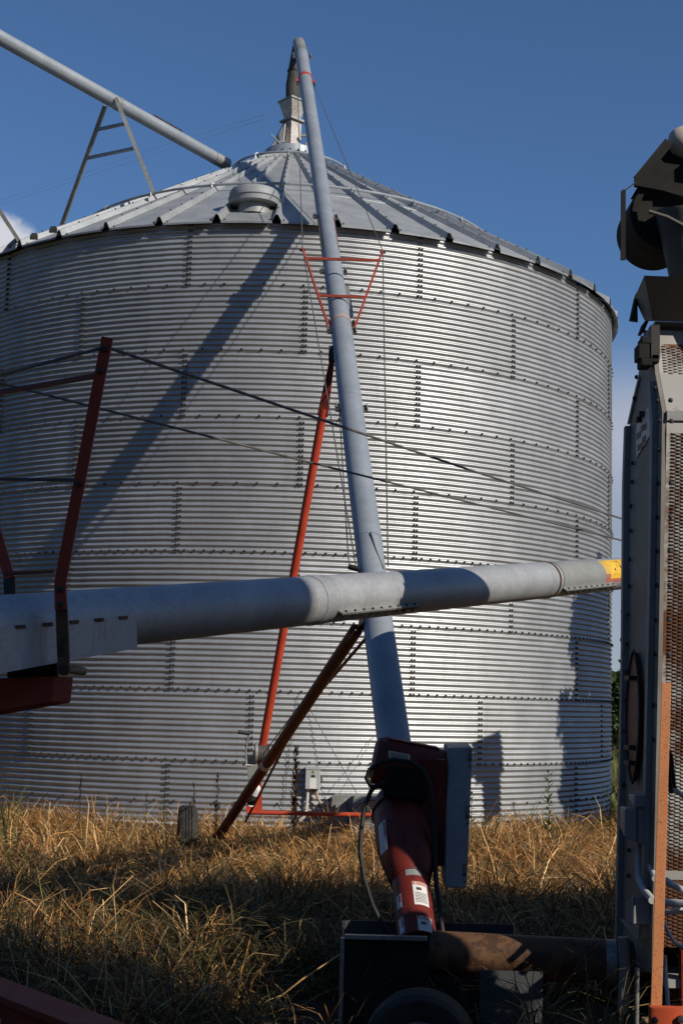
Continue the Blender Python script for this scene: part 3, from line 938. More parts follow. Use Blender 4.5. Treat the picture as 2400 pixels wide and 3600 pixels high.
for k in range(9):      # worn cast lettering on the boot
    sticker(aug, b0, b1, .1795, .30 + .008 * (k % 3), .36, -22 + k * 7, -19.5 + k * 7, 'red_faded', 'cast_lettering')
# electric motor across the tube
m0, m1 = V((0.226, 8.350, 1.317)), V((0.644, 8.350, 1.246))
md = (m1 - m0).normalized()
ML = (m1 - m0).length
mo = MB().lathe(m0, md, [(-.005, .0), (-.005, .10), (.012, .132), (.05, .146), (.06, .150), (ML - .07, .150), (ML - .055, .142), (ML - .01, .135), (ML, .06), (ML + .05, .05), (ML + .05, 0)], 36).build('electric_motor', 'red_dark', aug)
for k in range(14):
    t = math.radians(-170 + k * 18)
    _, uu, vv = basis(md)
    if -60 < -170 + k * 18 < 60: continue
    d2 = uu * math.cos(t) + vv * math.sin(t)
    MB().obox(m0 + md * ML * .5 + d2 * .152, md * ML * .36, d2 * .006, md.cross(d2) * .004).build('cooling_fin', 'red_dark', mo)
def motor_patch(t0, t1, a0, a1, r, mat, name, parent):
    _, uu, vv = basis(md)
    vs = []; n = 5
    for t in (t0, t1):
        for k in range(n + 1):
            an = math.radians(a0 + (a1 - a0) * k / n)
            vs.append(m0 + md * ML * t + (V((0, -1, 0)) * math.cos(an) + V((0, 0, 1)) * math.sin(an)) * r)
    return MB()._add(vs, [(k, k + 1, n + 2 + k, n + 1 + k) for k in range(n)]).build(name, mat, parent)
np_ = motor_patch(.20, .50, 14, 30, .1525, 'plate', 'nameplate', mo)
for k in range(4):
    motor_patch(.23, .47, 16 + k * 3.2, 17.2 + k * 3.2, .1530, 'print_dark', 'plate_text_line', np_)
motor_patch(.79, .89, 0, 17, .1530, 'blue', 'round_sticker', mo)
# junction box and its cable
jb = MB().hull8([V((0.279, 8.120, 1.123)), V((0.528, 8.120, 1.101)), V((0.540, 8.300, 1.088)), V((0.285, 8.300, 1.111)), V((0.303, 8.140, 1.299)), V((0.510, 8.140, 1.280)), V((0.520, 8.300, 1.273)), V((0.309, 8.300, 1.292))])
jb.build('junction_box', 'black_shade', aug, .012)
MB().tube([V((0.233, 8.100, 1.180)), V((0.209, 8.100, 1.149)), V((0.174, 8.100, 1.063)), V((0.158, 8.050, 0.933)), V((0.154, 8.000, 0.819)), V((0.180, 7.950, 0.677)), V((0.230, 7.850, 0.545)), V((0.289, 7.800, 0.444)), V((0.332, 7.800, 0.388))], .0135, 10).build('power_cable', 'black', aug)
MB().tube([V((0.287, 8.080, 1.202)), V((0.232, 8.080, 1.175)), V((0.208, 8.080, 1.181)), V((0.183, 8.080, 1.223)), V((0.199, 8.080, 1.272)), V((0.267, 8.080, 1.317)), V((0.341, 8.080, 1.331)), V((0.429, 8.080, 1.321)), V((0.505, 8.080, 1.275)), V((0.543, 8.080, 1.196)), V((0.555, 8.060, 1.094)), V((0.568, 8.020, 0.946)), V((0.575, 8.000, 0.799)), V((0.577, 7.900, 0.664)), V((0.595, 7.800, 0.532)), V((0.606, 7.750, 0.418))], .0145, 10).build('power_cable', 'black', aug)
# motor mount legs
for (x0, x1) in ((1368, 1380), (1492, 1508)):
    MB().bar(lerp(V((0.325, 8.360, 1.141)), V((0.533, 8.360, 1.130)), 0 if x0 < 1400 else 1), lerp(V((0.333, 8.300, 0.941)), V((0.556, 8.300, 0.939)), 0 if x0 < 1400 else 1), .035, .02, (0, -1, 0)).build('motor_mount_leg', 'red_dark', aug)
MB().obox(lerp(V((0.296, 8.280, 0.958)), V((0.643, 8.280, 0.967)), .5), (.19, 0, 0), (0, .10, 0), (0, 0, .012)).build('mount_plate', 'red_dark', aug)
MB().lathe(V((0.634, 8.500, 1.023)), (1, 0, .05), [(-.06, 0), (-.06, .12), (.03, .12), (.03, 0)], 24).build('drive_sheave', 'dark', aug)
# chain and belt guard
gq = [V((0.654, 8.250, 1.401)), V((0.803, 8.250, 1.409)), V((0.750, 7.950, 0.639)), V((0.627, 7.950, 0.643))]
gd = V((0, .30, .02))
bg = MB().hull8([gq[3], gq[2], gq[2] + gd, gq[3] + gd, gq[0], gq[1], gq[1] + gd, gq[0] + gd]).build('belt_guard', 'grey_sheet', aug, .012)
for t in (.09, .5, .90):
    c = lerp(gq[1], gq[2], t) + V((-.018, -.006, 0))
    h_ = MB().obox(c, (.012, 0, 0), (0, .004, 0), (0, -.02, .06)).build('guard_hinge', 'galv', bg)
    q = MB()
    for s_ in (-.04, 0, .04): q.tube([c + V((0, -.002, s_)), c + V((0, -.012, s_))], .006, 6)
    q.build('hinge_bolts', 'bolt', h_)
MB().obox(lerp(gq[3], gq[0], .52) + V((-.07, .16, 0)), (.07, 0, 0), (0, .12, 0), (0, 0, .30)).build('guard_backing', 'red_dark', aug)

E1 = V((math.cos(SUN_AZ), math.sin(SUN_AZ), 0)); E2 = V((math.sin(SUN_AZ), -math.cos(SUN_AZ), 0))
# ------------------------------------------------------------------ the transport auger crossing the picture
H1, H2 = V((-0.981, 6.200, 1.998)), V((2.020, 10.700, 2.673))
hd = (H2 - H1).normalized()
h_side = hd.cross(V((0, 0, 1))).normalized()       # towards the camera side
if h_side.y > 0: h_side = -h_side
h_up = h_side.cross(hd).normalized()
if h_up.z < 0: h_up = -h_up
HR = .131
ta = thing('transport_auger', 'thick weathered auger tube lying across the picture with red mast', 'auger', (-1.9, 5.4, 0))
def hp(x):        # point on the axis by fraction H1..H2
    return lerp(H1, H2, x)
hj = [-.85, V((-0.132, 7.473, 2.189)), V((1.457, 9.856, 2.545)), 1.9]
def frac(p): return (V(p) - H1).dot(hd) / (H2 - H1).length
f1, f2, f3 = frac(hj[1]), frac(hj[2]), 1.0
MB().tube([hp(-.62), hp(f1 - .002)], HR, 48).build('tube_section', 'big_tube', ta)
MB().tube([hp(f1 - .012), hp(f1)], HR + .004, 48).build('tube_lap', 'big_tube', ta)
MB().tube([hp(f1 + .001), hp(f2 - .002)], HR - .002, 48).build('tube_section', 'big_tube', ta)
MB().tube([hp(f2 - .006), hp(f2 - .001)], HR + .001, 48).build('tube_lap', 'rust', ta)
f_end = (14.25 - H1.dot(E1)) / (H2 - H1).dot(E1)
MB().tube([hp(f2), hp(f_end)], HR - .005, 48).build('tube_section', 'big_tube', ta)
hdx = hp(f_end)
MB().obox(hdx + hd * .12, hd * .22, h_side * .17, h_up * .17).build('discharge_head', 'grey_sheet', ta, .02)
MB().tube([hdx + hd * .15 - h_up * .1, hdx + hd * .2 + V((0, 0, -.75))], [.15, .13], 20).build('discharge_spout', 'dark', ta)
def hpt(f, ang, r):     # ang from the side facing the camera, upwards
    return hp(f) + (h_side * math.cos(ang) + h_up * math.sin(ang)) * r
def hpatch(f0, f1_, a0, a1, r, mat, name, parent, n=10):
    vs = []
    for f in (f0, f1_):
        for k in range(n + 1):
            vs.append(hpt(f, math.radians(a0 + (a1 - a0) * k / n), r))
    return MB()._add(vs, [(k, n + 1 + k, n + 2 + k, k + 1) for k in range(n)], True).build(name, mat, parent)
# half-shell clamps with bolted flanges
for fa, fb, dark_ in ((f1 + .01, frac((0.347, 8.192, 2.291)), 0), (f2 + .008, frac((1.986, 10.650, 2.650)), 1)):
    sh = hpatch(fa, fb - .03, -28, 100, HR - .0005, 'grey_sheet' if dark_ else 'big_tube', 'half_shell', ta)
    an = math.radians(-30)
    c0, c1 = hpt(fa, an, HR + .012), hpt(fb, an, HR + .012)
    nrm = (h_side * math.cos(an) + h_up * math.sin(an))
    tng = (-h_side * math.sin(an) + h_up * math.cos(an))
    fl_ = MB().obox((c0 + c1) / 2, (c1 - c0) / 2, nrm * .02, tng * .005).build('bolted_flange', 'galv_old', sh)
    MB().obox((c0 + c1) / 2 - tng * .012, (c1 - c0) / 2, nrm * .016, tng * .004).build('bolted_flange', 'dark', sh)
    for k in range(9):
        c = lerp(c0, c1, (k + .5) / 9) + nrm * .006
        MB().tube([c + tng * .014, c - tng * .035], .007, 6).build('flange_bolt', 'bolt', sh)
# printed logo at the right-hand end
fl0 = frac((1.899, 10.520, 2.649))
flen = .21 / (H2 - H1).length
lg = None
for k, (o0, o1) in enumerate(((0, .09), (.125, .22), (.265, .37))):
    w0, w1 = fl0 + flen * o0, fl0 + flen * o1
    p = hpatch(w0, w1, 5, 62, HR - .0035, 'yellow', 'logo_stripe', ta)
    hpatch(w0, w1, -24, 5, HR - .0035, 'print_red', 'logo_stripe', ta)
hpatch(fl0 + flen * .37, fl0 + flen * 3.5, -24, -12, HR - .0037, 'print_red', 'logo_underline', ta)
hpatch(fl0 + flen * .40, fl0 + flen * 3.5, -12, 62, HR - .0037, 'yellow', 'logo_ground', ta)
me = text_mesh('MAYRATH', .105)
xs = [v.co.x for v in me.vertices]
x0 = min(xs)
for v in me.vertices:
    s_ = (v.co.x - x0) * .95
    an = (v.co.y * 1.75) / HR + math.radians(24)
    v.co = hp(fl0 + flen * .42 + s_ / (H2 - H1).length) + (h_side * math.cos(an) + h_up * math.sin(an)) * (HR - .0028) - V(ta.location)
me.materials.clear(); me.materials.append(M['print_dark'])
raw_obj('logo_lettering', me, ta)
# reinforcing plate, clamp arm and mast
pa, pb = frac((-1.484, 5.448, 1.900)), frac((-0.997, 6.177, 1.997))
an = math.radians(-12)
p0, p1 = hp(pa) + h_side * (HR + .004), hp(pb) + h_side * (HR + .004)
plate = MB().hull8([p0 - h_up * .175, p1 - h_up * .135, p1 - h_up * .135 - h_side * .012, p0 - h_up * .175 - h_side * .012,
                    p0 + h_up * .0, p1 + h_up * .0, p1 + h_up * .0 - h_side * .012, p0 + h_up * .0 - h_side * .012]).build('reinforcing_plate', metal_mat('rust_streaked_plate', (.34, .35, .36), (.42, .43, .44), .4, .5, 60, .1, .75, (.16, .10, .05)), ta)
pw = MB()
for k in range(6):
    c = lerp(p0, p1, (k + .35) / 5.9) + h_up * .002
    MB().obox(c, hd * .024, h_side * .004, h_up * .008).build('weld_bead', 'rust', plate)
mb0 = V((-1.094, 5.600, 1.753)); mb1 = V((-1.119, 5.600, 2.021))
arm = MB()
arm.obox((mb0 + mb1) / 2 + V((0, .02, 0)), (.023, 0, 0), (0, .012, 0), (mb1 - mb0) / 2)
arm.lathe(mb0 + V((0, .035, 0)), (0, -1, 0), [(0, 0), (0, .027), (.03, .027), (.032, .012), (.03, 0)], 20)
arm.build('clamp_arm', 'rust', ta)
MB().tube([mb0 + V((0, -.01, 0)), mb0 + V((0, .45, .0))], .018, 12).build('pivot_pin', 'dark', ta)
k0, k1, k2 = V((-1.111, 5.580, 1.989)), V((-1.119, 5.580, 2.096)), V((-0.965, 5.500, 3.089))
MB().bar(k0, k1 + V((0, 0, .004)), .046, .02, (0, -1, 0)).build('mast_foot', 'red_faded', ta)
MB().bar(k1, k2, .046, .018, (0, -1, 0)).build('mast_arm', 'red_faded', ta)
for c in (lerp(k0, k1, .2), lerp(k0, k1, .75), lerp(k1, k2, .40), lerp(k1, k2, .86), lerp(k1, k2, .95)):
    MB().lathe(c + V((0, -.008, 0)), (0, -1, 0), [(0, .013), (.009, .013), (.012, .008), (.012, 0)], 8, False).build('mast_bolt', 'bolt', ta)
q0, q1, q2 = V((-1.412, 6.000, 2.048)), V((-1.421, 6.000, 2.140)), V((-1.891, 6.450, 3.215))
MB().bar(q0, q1, .05, .03, (0, -1, 0)).build('mast_foot', 'dark', ta)
MB().bar(q1, q2, .046, .018, (0, -1, 0)).build('mast_arm', 'red_faded', ta)
MB().bar(lerp(k1, k2, .845), lerp(q1, q2, .80), .019, .019, (0, -1, 0)).build('mast_rung', 'red_dark', ta)
MB().bar(lerp(k1, k2, .415), lerp(q1, q2, .43), .012, .012, (0, -1, 0)).build('mast_rung', 'dark', ta)
ct = lerp(k1, k2, .962)
he = hp(1.48)
MB().tube([ct, lerp(ct, V((2.195, 10.600, 3.089)), .55) + V((0, 0, -.012)), V((2.195, 10.600, 3.089)), V((2.607, 11.200, 3.080))], .0075, 8).build('truss_cable', 'cable', ta)
MB().tube([V((-1.889, 6.450, 3.173)), V((-1.697, 6.720, 3.165)), V((-0.179, 8.300, 3.076)), V((2.225, 10.750, 2.942)), V((2.653, 11.400, 2.955))], .007, 8).build('truss_cable', 'cable', ta)
MB().tube([ct, V((-1.353, 5.350, 2.887)), V((-1.571, 5.000, 2.721))], .0065, 8).build('truss_cable', 'cable', ta)
MB().bar(V((-1.412, 5.880, 2.150)) , V((-1.204, 5.860, 2.164)), .02, .012, (0, 0, 1)).build('saddle_strap', 'rust', ta)
# red channel of its undercarriage, carried by legs outside the picture
rc = [V((-1.154, 5.740, 1.724)), V((-1.160, 5.740, 1.618)), V((-1.703, 5.600, 1.503)), V((-1.716, 5.600, 1.688))]
MB().prism([tuple(p) for p in rc], (0.06, .10, 0)).build('undercarriage_channel', 'red_faded', ta, .006)
MB().tube([V((-1.369, 5.850, 1.740)), V((-1.164, 5.860, 1.759))], .035, 14).build('pivot_shaft', 'dark', ta)
lx = V((-1.690, 5.650, 1.593))
for s_ in (-.5, .5):
    MB().bar((lx.x, lx.y, lx.z), (lx.x - .2, lx.y + s_ * 1.6, .3), .07, .07).build('undercarriage_leg', 'red_faded', ta)
    wheel(ta, (lx.x - .2, lx.y + s_ * 2.0, .33), (0, 1, 0), .33, .2)
    MB().tube([(lx.x - .2, lx.y + s_ * 1.5, .33), (lx.x - .2, lx.y + s_ * 2.0, .33)], .03, 10).build('stub_axle', 'red_faded', ta)

# ------------------------------------------------------------------ grain dryer on the right
XR = 6.6
dr = thing('grain_dryer', 'tall rust-streaked grain dryer with louvred screens at the right edge', 'grain dryer', (2.6, 7.35, 0))
far = [V(p) for p in ((1.560, 7.786, 0.243), (1.584, 7.726, 1.954), (1.598, 7.746, 2.911), (1.602, 7.687, 3.226), (1.605, 7.482, 3.439), (1.609, 7.336, 3.689))]
nearp = [V(p) for p in ((1.608, 7.142, 3.636), (1.604, 7.045, 3.379), (1.601, 6.883, 3.146), (1.588, 6.902, 2.207), (1.562, 6.997, 0.390))]
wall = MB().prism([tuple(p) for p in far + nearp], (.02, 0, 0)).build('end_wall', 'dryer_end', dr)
# front skin in bands, rear skin, floor and roof so that the body is solid
def front(a, b, name, mat, dy=0, parent=dr, x1=XR, t=.02):
    a, b = V(a), V(b)
    n = V((0, -(a.z - b.z), (a.y - b.y) * -1)).normalized()
    a = a + V((.022, dy, 0)); b = b + V((.022, dy, 0))
    return MB().hull8([(b.x, b.y, b.z), (x1, b.y, b.z), (x1, b.y + t, b.z), (b.x, b.y + t, b.z),
                       (a.x, a.y, a.z), (x1, a.y, a.z), (x1, a.y + t, a.z), (a.x, a.y + t, a.z)]).build(name, mat, parent)
n_pts = {}
def near_at(y):
    pass
nA, nB, nC = nearp[0], nearp[1], nearp[2]
nD = V((1.599, 6.879, 3.035)); nE = V((1.569, 6.975, 0.877)); nF = V((1.564, 6.990, 0.511)); nD0 = V((1.600, 6.881, 3.097))
nA2 = V((1.607, 7.118, 3.556))
front(nA, nA2, 'top_panel', 'dryer')
front(nA2, nB, 'upper_screen', 'screen')
front(nB, nC, 'upper_screen', 'screen_patchy')
front(nD0, nD, 'rail_panel', 'dryer')
rl = front(nC, nD0, 'rail', 'grey_sheet', -.012)
front(nD, nE, 'main_screen', 'screen')
front(nE, V((1.569, 6.980, 0.833)), 'rail_panel', 'dryer', -.004)
front(V((1.569, 6.980, 0.833)), nF, 'lower_screen', 'screen_rust')
bk = MB()
bk.box((1.62, far[1].y - .01, .3), (XR, far[1].y + .0, far[3].z))
bk.box((1.62, far[4].y - .03, far[3].z), (XR, far[4].y, far[5].z))
bk.box((1.63, 6.99, .32), (XR, far[1].y - .02, .36))
bk.box((1.63, nearp[0].y + .02, far[5].z - .02), (XR, far[5].y - .01, far[5].z))
bk.box((XR, 6.9, .3), (XR + .02, far[1].y, far[5].z))
bk.build('rear_skin', 'dryer', dr)
# louvres
def louvres(a, b, name, mat, x0=1.63, x1=2.3, px=.0256, pz=.0180):
    a, b = V(a), V(b)
    L = (a - b).length; d = (a - b) / L
    vs, fs, sv, sf = [], [], [], []
    for i in range(int((x1 - x0) / px)):
        for j in range(int(L / pz)):
            c0 = b + d * (j + (.25 if i % 2 else .75)) * pz
            x = x0 + (i + .5) * px + (c0.z - 2) * .014
            o = len(vs)
            w = px * .47
            z, y = c0.z, c0.y - .001
            vs += [(x - w, y, z + .006), (x + w, y, z + .006), (x + w * .84, y - .0075, z - .0005), (x - w * .84, y - .0075, z - .0005), (x - w * .84, y - .006, z - .002), (x + w * .84, y - .006, z - .002)]
            fs += [(o, o + 3, o + 2, o + 1), (o + 3, o + 4, o + 5, o + 2)]
            q = len(sv)
            sv += [(x - w * .9, y, z - .0075), (x + w * .9, y, z - .0075), (x + w * .9, y, z + .001), (x - w * .9, y, z + .001)]
            sf += [(q, q + 1, q + 2, q + 3)]
    o = MB()._add(vs, fs).build(name, mat, dr); o['kind'] = 'stuff'
    o = MB()._add(sv, sf).build('screen_slots', 'dark', dr); o['kind'] = 'stuff'  # dark quads on the solid sheet stand in for shaded slot openings
    return o
louvres(nD, nE, 'screen_louvres', 'screen')
louvres(V((1.569, 6.980, 0.833)), nF, 'screen_louvres', 'screen_rust')
louvres(nA2, nB, 'screen_louvres', 'screen')
# corner channels on the end wall
def channel(pts, w, name, mat, out=.045):
    mb = MB()
    for a, b in zip(pts[:-1], pts[1:]):
        a, b = V(a), V(b)
        mb.hull8([(b.x - out, b.y - w / 2, b.z), (b.x - .001, b.y - w / 2, b.z), (b.x - .001, b.y + w / 2, b.z), (b.x - out, b.y + w / 2, b.z),
                  (a.x - out, a.y - w / 2, a.z), (a.x - .001, a.y - w / 2, a.z), (a.x - .001, a.y + w / 2, a.z), (a.x - out, a.y + w / 2, a.z)])
    return mb.build(name, mat, dr)
channel([(1.602, 7.664, 3.221), (1.598, 7.699, 2.904), (1.584, 7.673, 1.952), (1.560, 7.741, 0.251)], .05, 'corner_channel', 'grey_sheet', .03)
channel([(1.604, 7.089, 3.340), (1.601, 7.014, 3.121), (1.596, 7.014, 2.796), (1.588, 7.033, 2.217), (1.564, 7.116, 0.531)], .06, 'corner_channel', 'grey_sheet', .028)
channel([(1.605, 7.409, 3.438), (1.604, 7.528, 3.354), (1.602, 7.672, 3.239)], .04, 'corner_channel', 'dryer', .012)
dbm = MB().lathe((0, 0, 0), (-1, 0, 0), [(0, .013), (.008, .013), (.014, .009), (.016, 0)], 6, False).mesh('panel_bolt', 'bolt')
dloc = V(dr.location)
for p in ((1.605, 7.453, 3.456), (1.604, 7.506, 3.349), (1.599, 7.676, 3.037), (1.598, 7.746, 2.919), (1.596, 7.746, 2.790), (1.594, 7.745, 2.645), (1.592, 7.743, 2.492), (1.590, 7.750, 2.342), (1.588, 7.756, 2.191), (1.585, 7.762, 2.034), (1.599, 7.531, 2.991), (1.597, 7.540, 2.887), (1.595, 7.562, 2.756), (1.594, 7.569, 2.622), (1.591, 7.575, 2.463), (1.589, 7.582, 2.317), (1.587, 7.610, 2.166), (1.585, 7.623, 2.004), (1.583, 7.629, 1.858), (1.581, 7.642, 1.697), (1.578, 7.648, 1.536), (1.574, 7.660, 1.247), (1.570, 7.516, 0.916), (1.568, 7.516, 0.785),
          (1.603, 6.996, 3.288), (1.602, 6.935, 3.208), (1.600, 6.887, 3.095), (1.598, 6.907, 2.953), (1.596, 6.918, 2.781), (1.593, 6.924, 2.611), (1.591, 6.929, 2.440), (1.589, 6.935, 2.269), (1.586, 6.940, 2.096), (1.584, 6.952, 1.927), (1.580, 6.966, 1.675), (1.578, 6.972, 1.508)):
    o = raw_obj('panel_bolt', dbm, dr); o.location = V(p) - dloc + V((-.006, 0, 0))
for p in ((1.602, 6.860, 3.192), (1.600, 6.838, 3.081), (1.596, 6.838, 2.768), (1.593, 6.838, 2.600), (1.591, 6.843, 2.430), (1.589, 6.849, 2.262), (1.586, 6.848, 2.091), (1.584, 6.854, 1.924)):
    o = raw_obj('panel_bolt', dbm, dr); o.location = V(p) - dloc + V((.03, -.02, 0)); o.rotation_euler = (0, 0, PI / 2)
# worn data plate on the end wall
dpz = MB().prism([tuple(V(p) + V((-.004, 0, 0))) for p in ((1.599, 7.459, 3.007), (1.600, 7.130, 3.069), (1.602, 7.137, 3.237), (1.601, 7.468, 3.182))], (-.003, 0, 0)).build('data_plate', 'sticker', dr)
for k, (pp, ww) in enumerate((((1.601, 7.393, 3.120), .05), ((1.601, 7.310, 3.143), .03), ((1.601, 7.240, 3.137), .03), ((1.600, 7.361, 3.052), .06), ((1.600, 7.265, 3.072), .04))):
    c = V(pp) + V((-.009, 0, 0))
    MB().obox(c, (.001, 0, 0), (0, ww, 0), (0, -.0, .016)).build('plate_print', 'print_dark', dpz)
for p in ((1.602, 7.340, 3.194), (1.602, 7.271, 3.211)):
    MB().obox(V(p) + V((-.02, 0, 0)), (.016, 0, 0), (0, .02, 0), (0, 0, .012)).build('latch_lug', 'dark', dr)
# pointed red door on the end wall
hc = V((1.580, 7.378, 1.615)); hh = .335; hw = .155
pts = []
for k in range(28):
    t = 2 * PI * k / 28
    s_ = math.sin(t)
    pts.append((hc.x - .006 + s_ * hh * .014, hc.y + hw * math.copysign(abs(math.cos(t)) ** 1.35, math.cos(t)), hc.z + hh * s_))
hatch = MB().prism(pts, (-.018, 0, 0)).build('oval_door', 'red_dark', dr)
MB().tube([(p[0] - .02, hc.y + (p[1] - hc.y) * 1.04, hc.z + (p[2] - hc.z) * 1.03) for p in pts] + [(pts[0][0] - .02, hc.y + (pts[0][1] - hc.y) * 1.04, pts[0][2])], .007, 8, False).build('door_rim', 'dark', hatch)
for dz in (-.24, -.16, .2):
    MB().obox((hc.x - .04, hc.y, hc.z + dz), (.02, 0, 0), (0, .06, 0), (0, 0, .012)).build('door_latch', 'dark', hatch)
# grey junction boxes on the end wall
def jbox(front_l, front_r, y0, y1, Yf, dep, name):
    pass
b1 = MB().hull8([V((1.448, 7.080, 1.020)), V((1.586, 7.080, 0.968)), V((1.647, 7.350, 0.942)), V((1.477, 7.350, 1.053)), V((1.451, 7.080, 1.162)), V((1.590, 7.080, 1.172)), V((1.650, 7.350, 1.154)), V((1.480, 7.350, 1.154))]).build('junction_box', 'box_dark', dr, .008)
MB().hull8([V((1.492, 7.060, 1.171)), V((1.588, 7.060, 1.171)), V((1.642, 7.300, 1.155)), V((1.515, 7.300, 1.200)), V((1.495, 7.060, 1.230)), V((1.588, 7.060, 1.232)), V((1.642, 7.300, 1.218)), V((1.515, 7.300, 1.220))]).build('box_hood', 'box_dark', b1, .006)
MB().bar(V((1.511, 7.072, 1.161)), V((1.510, 7.072, 1.002)), .004, .004, (0, -1, 0)).build('box_seam', 'dark', b1)
b2_ = MB().hull8([V((1.479, 7.040, 0.608)), V((1.564, 7.040, 0.608)), V((1.604, 7.220, 0.581)), V((1.481, 7.220, 0.602)), V((1.484, 7.040, 0.742)), V((1.571, 7.040, 0.738)), V((1.611, 7.220, 0.715)), V((1.482, 7.220, 0.689))]).build('junction_box', 'box_dark', dr, .006)
MB().bar(V((1.487, 7.033, 0.737)), V((1.482, 7.033, 0.612)), .003, .003, (0, -1, 0)).build('box_seam', 'dark', b2_)
MB().prism([V((1.469, 7.300, 0.594)), V((1.495, 6.970, 0.604)), V((1.488, 6.970, 0.536)), V((1.487, 7.200, 0.550))], (.0, .02, 0)).build('box_bracket', 'grey_sheet', dr)
def pipe(pts, r, mat, name, parent=None): return MB().tube(pts, r, 12).build(name, mat, parent or dr)
pipe([V((1.547, 7.200, 0.983)), V((1.542, 7.200, 0.878)), V((1.534, 7.150, 0.814)), V((1.537, 7.050, 0.772)), V((1.545, 6.900, 0.743))], .019, 'conduit', 'conduit')
pipe([V((1.581, 7.180, 0.976)), V((1.584, 7.180, 0.937)), V((1.579, 7.100, 0.890)), V((1.559, 6.900, 0.845))], .016, 'conduit', 'conduit')
pipe([V((1.576, 6.750, 0.857)), V((1.598, 6.720, 0.840)), V((1.649, 6.720, 0.815)), V((1.729, 6.720, 0.793))], .016, 'conduit', 'conduit')
pipe([V((1.529, 6.780, 0.751)), V((1.649, 6.720, 0.755)), V((1.742, 6.720, 0.752))], .018, 'conduit', 'conduit')
pipe([V((1.560, 6.800, 0.697)), V((1.668, 6.800, 0.716)), V((1.763, 6.800, 0.728))], .016, 'conduit', 'conduit')
pipe([V((1.555, 6.700, 0.675)), V((1.570, 6.700, 0.631)), V((1.603, 6.700, 0.580)), V((1.645, 6.700, 0.562)), V((1.695, 6.700, 0.557))], .009, 'conduit', 'wire')
pipe([V((1.533, 6.600, 0.538)), V((1.536, 6.600, 0.463)), V((1.533, 6.550, 0.372)), V((1.527, 6.500, 0.271))], .01, 'galv_old', 'wire')
pipe([V((1.572, 6.650, 1.463)), V((1.574, 6.650, 1.358)), V((1.579, 6.650, 1.266))], .012, 'black', 'hose')
pipe([V((1.573, 6.620, 1.451)), V((1.589, 6.620, 1.292))], .009, 'black', 'hose')
pipe([V((1.579, 6.660, 1.272)), V((1.604, 6.660, 1.282)), V((1.637, 6.660, 1.254)), V((1.677, 6.660, 1.216))], .012, 'conduit', 'hose')
pipe([V((1.466, 7.200, 0.520)), V((1.474, 7.200, 0.377)), V((1.468, 7.200, 0.213)), V((1.465, 7.200, 0.158))], .03, 'grey_sheet', 'drain_pipe')
pipe([V((1.470, 6.900, 0.425)), V((1.467, 6.900, 0.170)), V((1.466, 6.900, 0.040))], .012, 'galv_old', 'rod')
# orange post and rail in front of the screens
pt_, pb_ = V((1.508, 6.420, 1.778)), V((1.450, 6.420, 0.323))
MB().hull8([V((1.347, 6.060, 0.395)), V((1.394, 6.060, 0.396)), V((1.403, 6.100, 0.388)), V((1.355, 6.100, 0.387)), V((1.402, 6.060, 1.770)), V((1.442, 6.060, 1.769)), V((1.451, 6.100, 1.769)), V((1.412, 6.100, 1.771))]).build('rusty_post', 'orange', dr, .002)
rail = MB().box((V((1.336, 6.000, 0.427)).x, 5.99, .18), (XR - .4, 6.05, V((1.336, 6.000, 0.427)).z)).build('frame_rail', paint_mat('red_orange_paint', (.50, .075, .025), (.56, .11, .05), .5, .7, (.12, .03, .015), 6, 40, .62), dr)
MB().lathe(V((1.347, 5.985, 0.381)), (0, -1, 0), [(0, .014), (.01, .014), (.012, 0)], 10).build('rail_bolt', 'bolt', rail)
MB().lathe(V((1.456, 5.985, 0.388)), (0, -1, 0), [(0, .016), (.012, .016), (.014, 0)], 10).build('rail_bolt', 'bolt', rail)
# legs of the dryer frame
for x, y in ((1.75, 7.0), (1.75, 7.6), (6.3, 7.0), (6.3, 7.6), (6.0, 6.02)):
    MB().box((x - .05, y - .03, 0), (x + .05, y + .03, .5)).build('frame_leg', 'red_dark', dr)
MB().box((1.9, 6.99, .36), (XR - .2, 7.5, .5)).build('plenum_floor', 'dark', dr)
for x in (2.2, 6.0):
    MB().box((x - .04, 6.055, .2), (x + .04, 7.0, .28)).build('outrigger', 'red_dark', dr)
cab = MB().box((2.70, 5.08, .12), (3.12, 5.47, 2.6)).build('shade_cabinet', 'box_grey', dr, .01)  # unseen cabinet added to cast shade on the hopper and nearby ground
MB().box((2.74, 5.49, 0), (3.10, 6.04, .16)).build('shade_cabinet_base', 'dark', dr)
# top hopper and distributor head
tb = [V((1.599, 7.080, 3.674)), V((2.204, 7.080, 3.666)), V((2.263, 7.320, 3.734)), V((1.611, 7.320, 3.735)), V((1.512, 6.880, 3.849)), V((2.174, 6.880, 3.841)), V((2.300, 7.380, 3.892)), V((1.567, 7.380, 3.878))]
hop = MB().hull8(tb).build('top_hopper', 'shade_grey', dr)
MB().hull8([tb[7] + V((-.03, -.06, -.13)), tb[7] + V((.02, 0, -.13)), tb[7] + V((.02, .02, -.13)), tb[7] + V((-.03, .0, -.13)), tb[7] + V((-.0, -.06, .0)), tb[7] + V((.01, -.03, .03)), tb[7] + V((.01, .02, .03)), tb[7] + V((-.0, .02, .0))]).build('hopper_flap', 'black_shade', hop)
MB().prism([V((1.607, 7.300, 3.729)), V((1.588, 7.300, 3.675)), V((1.604, 7.300, 3.672)), V((1.628, 7.300, 3.730))], (.0, .1, 0)).build('hopper_flap', 'black_shade', hop)
MB().box((1.585, 7.05, 3.46), (1.63, 7.12, 3.64)).build('corner_block', 'dark', hop)
gb = MB()
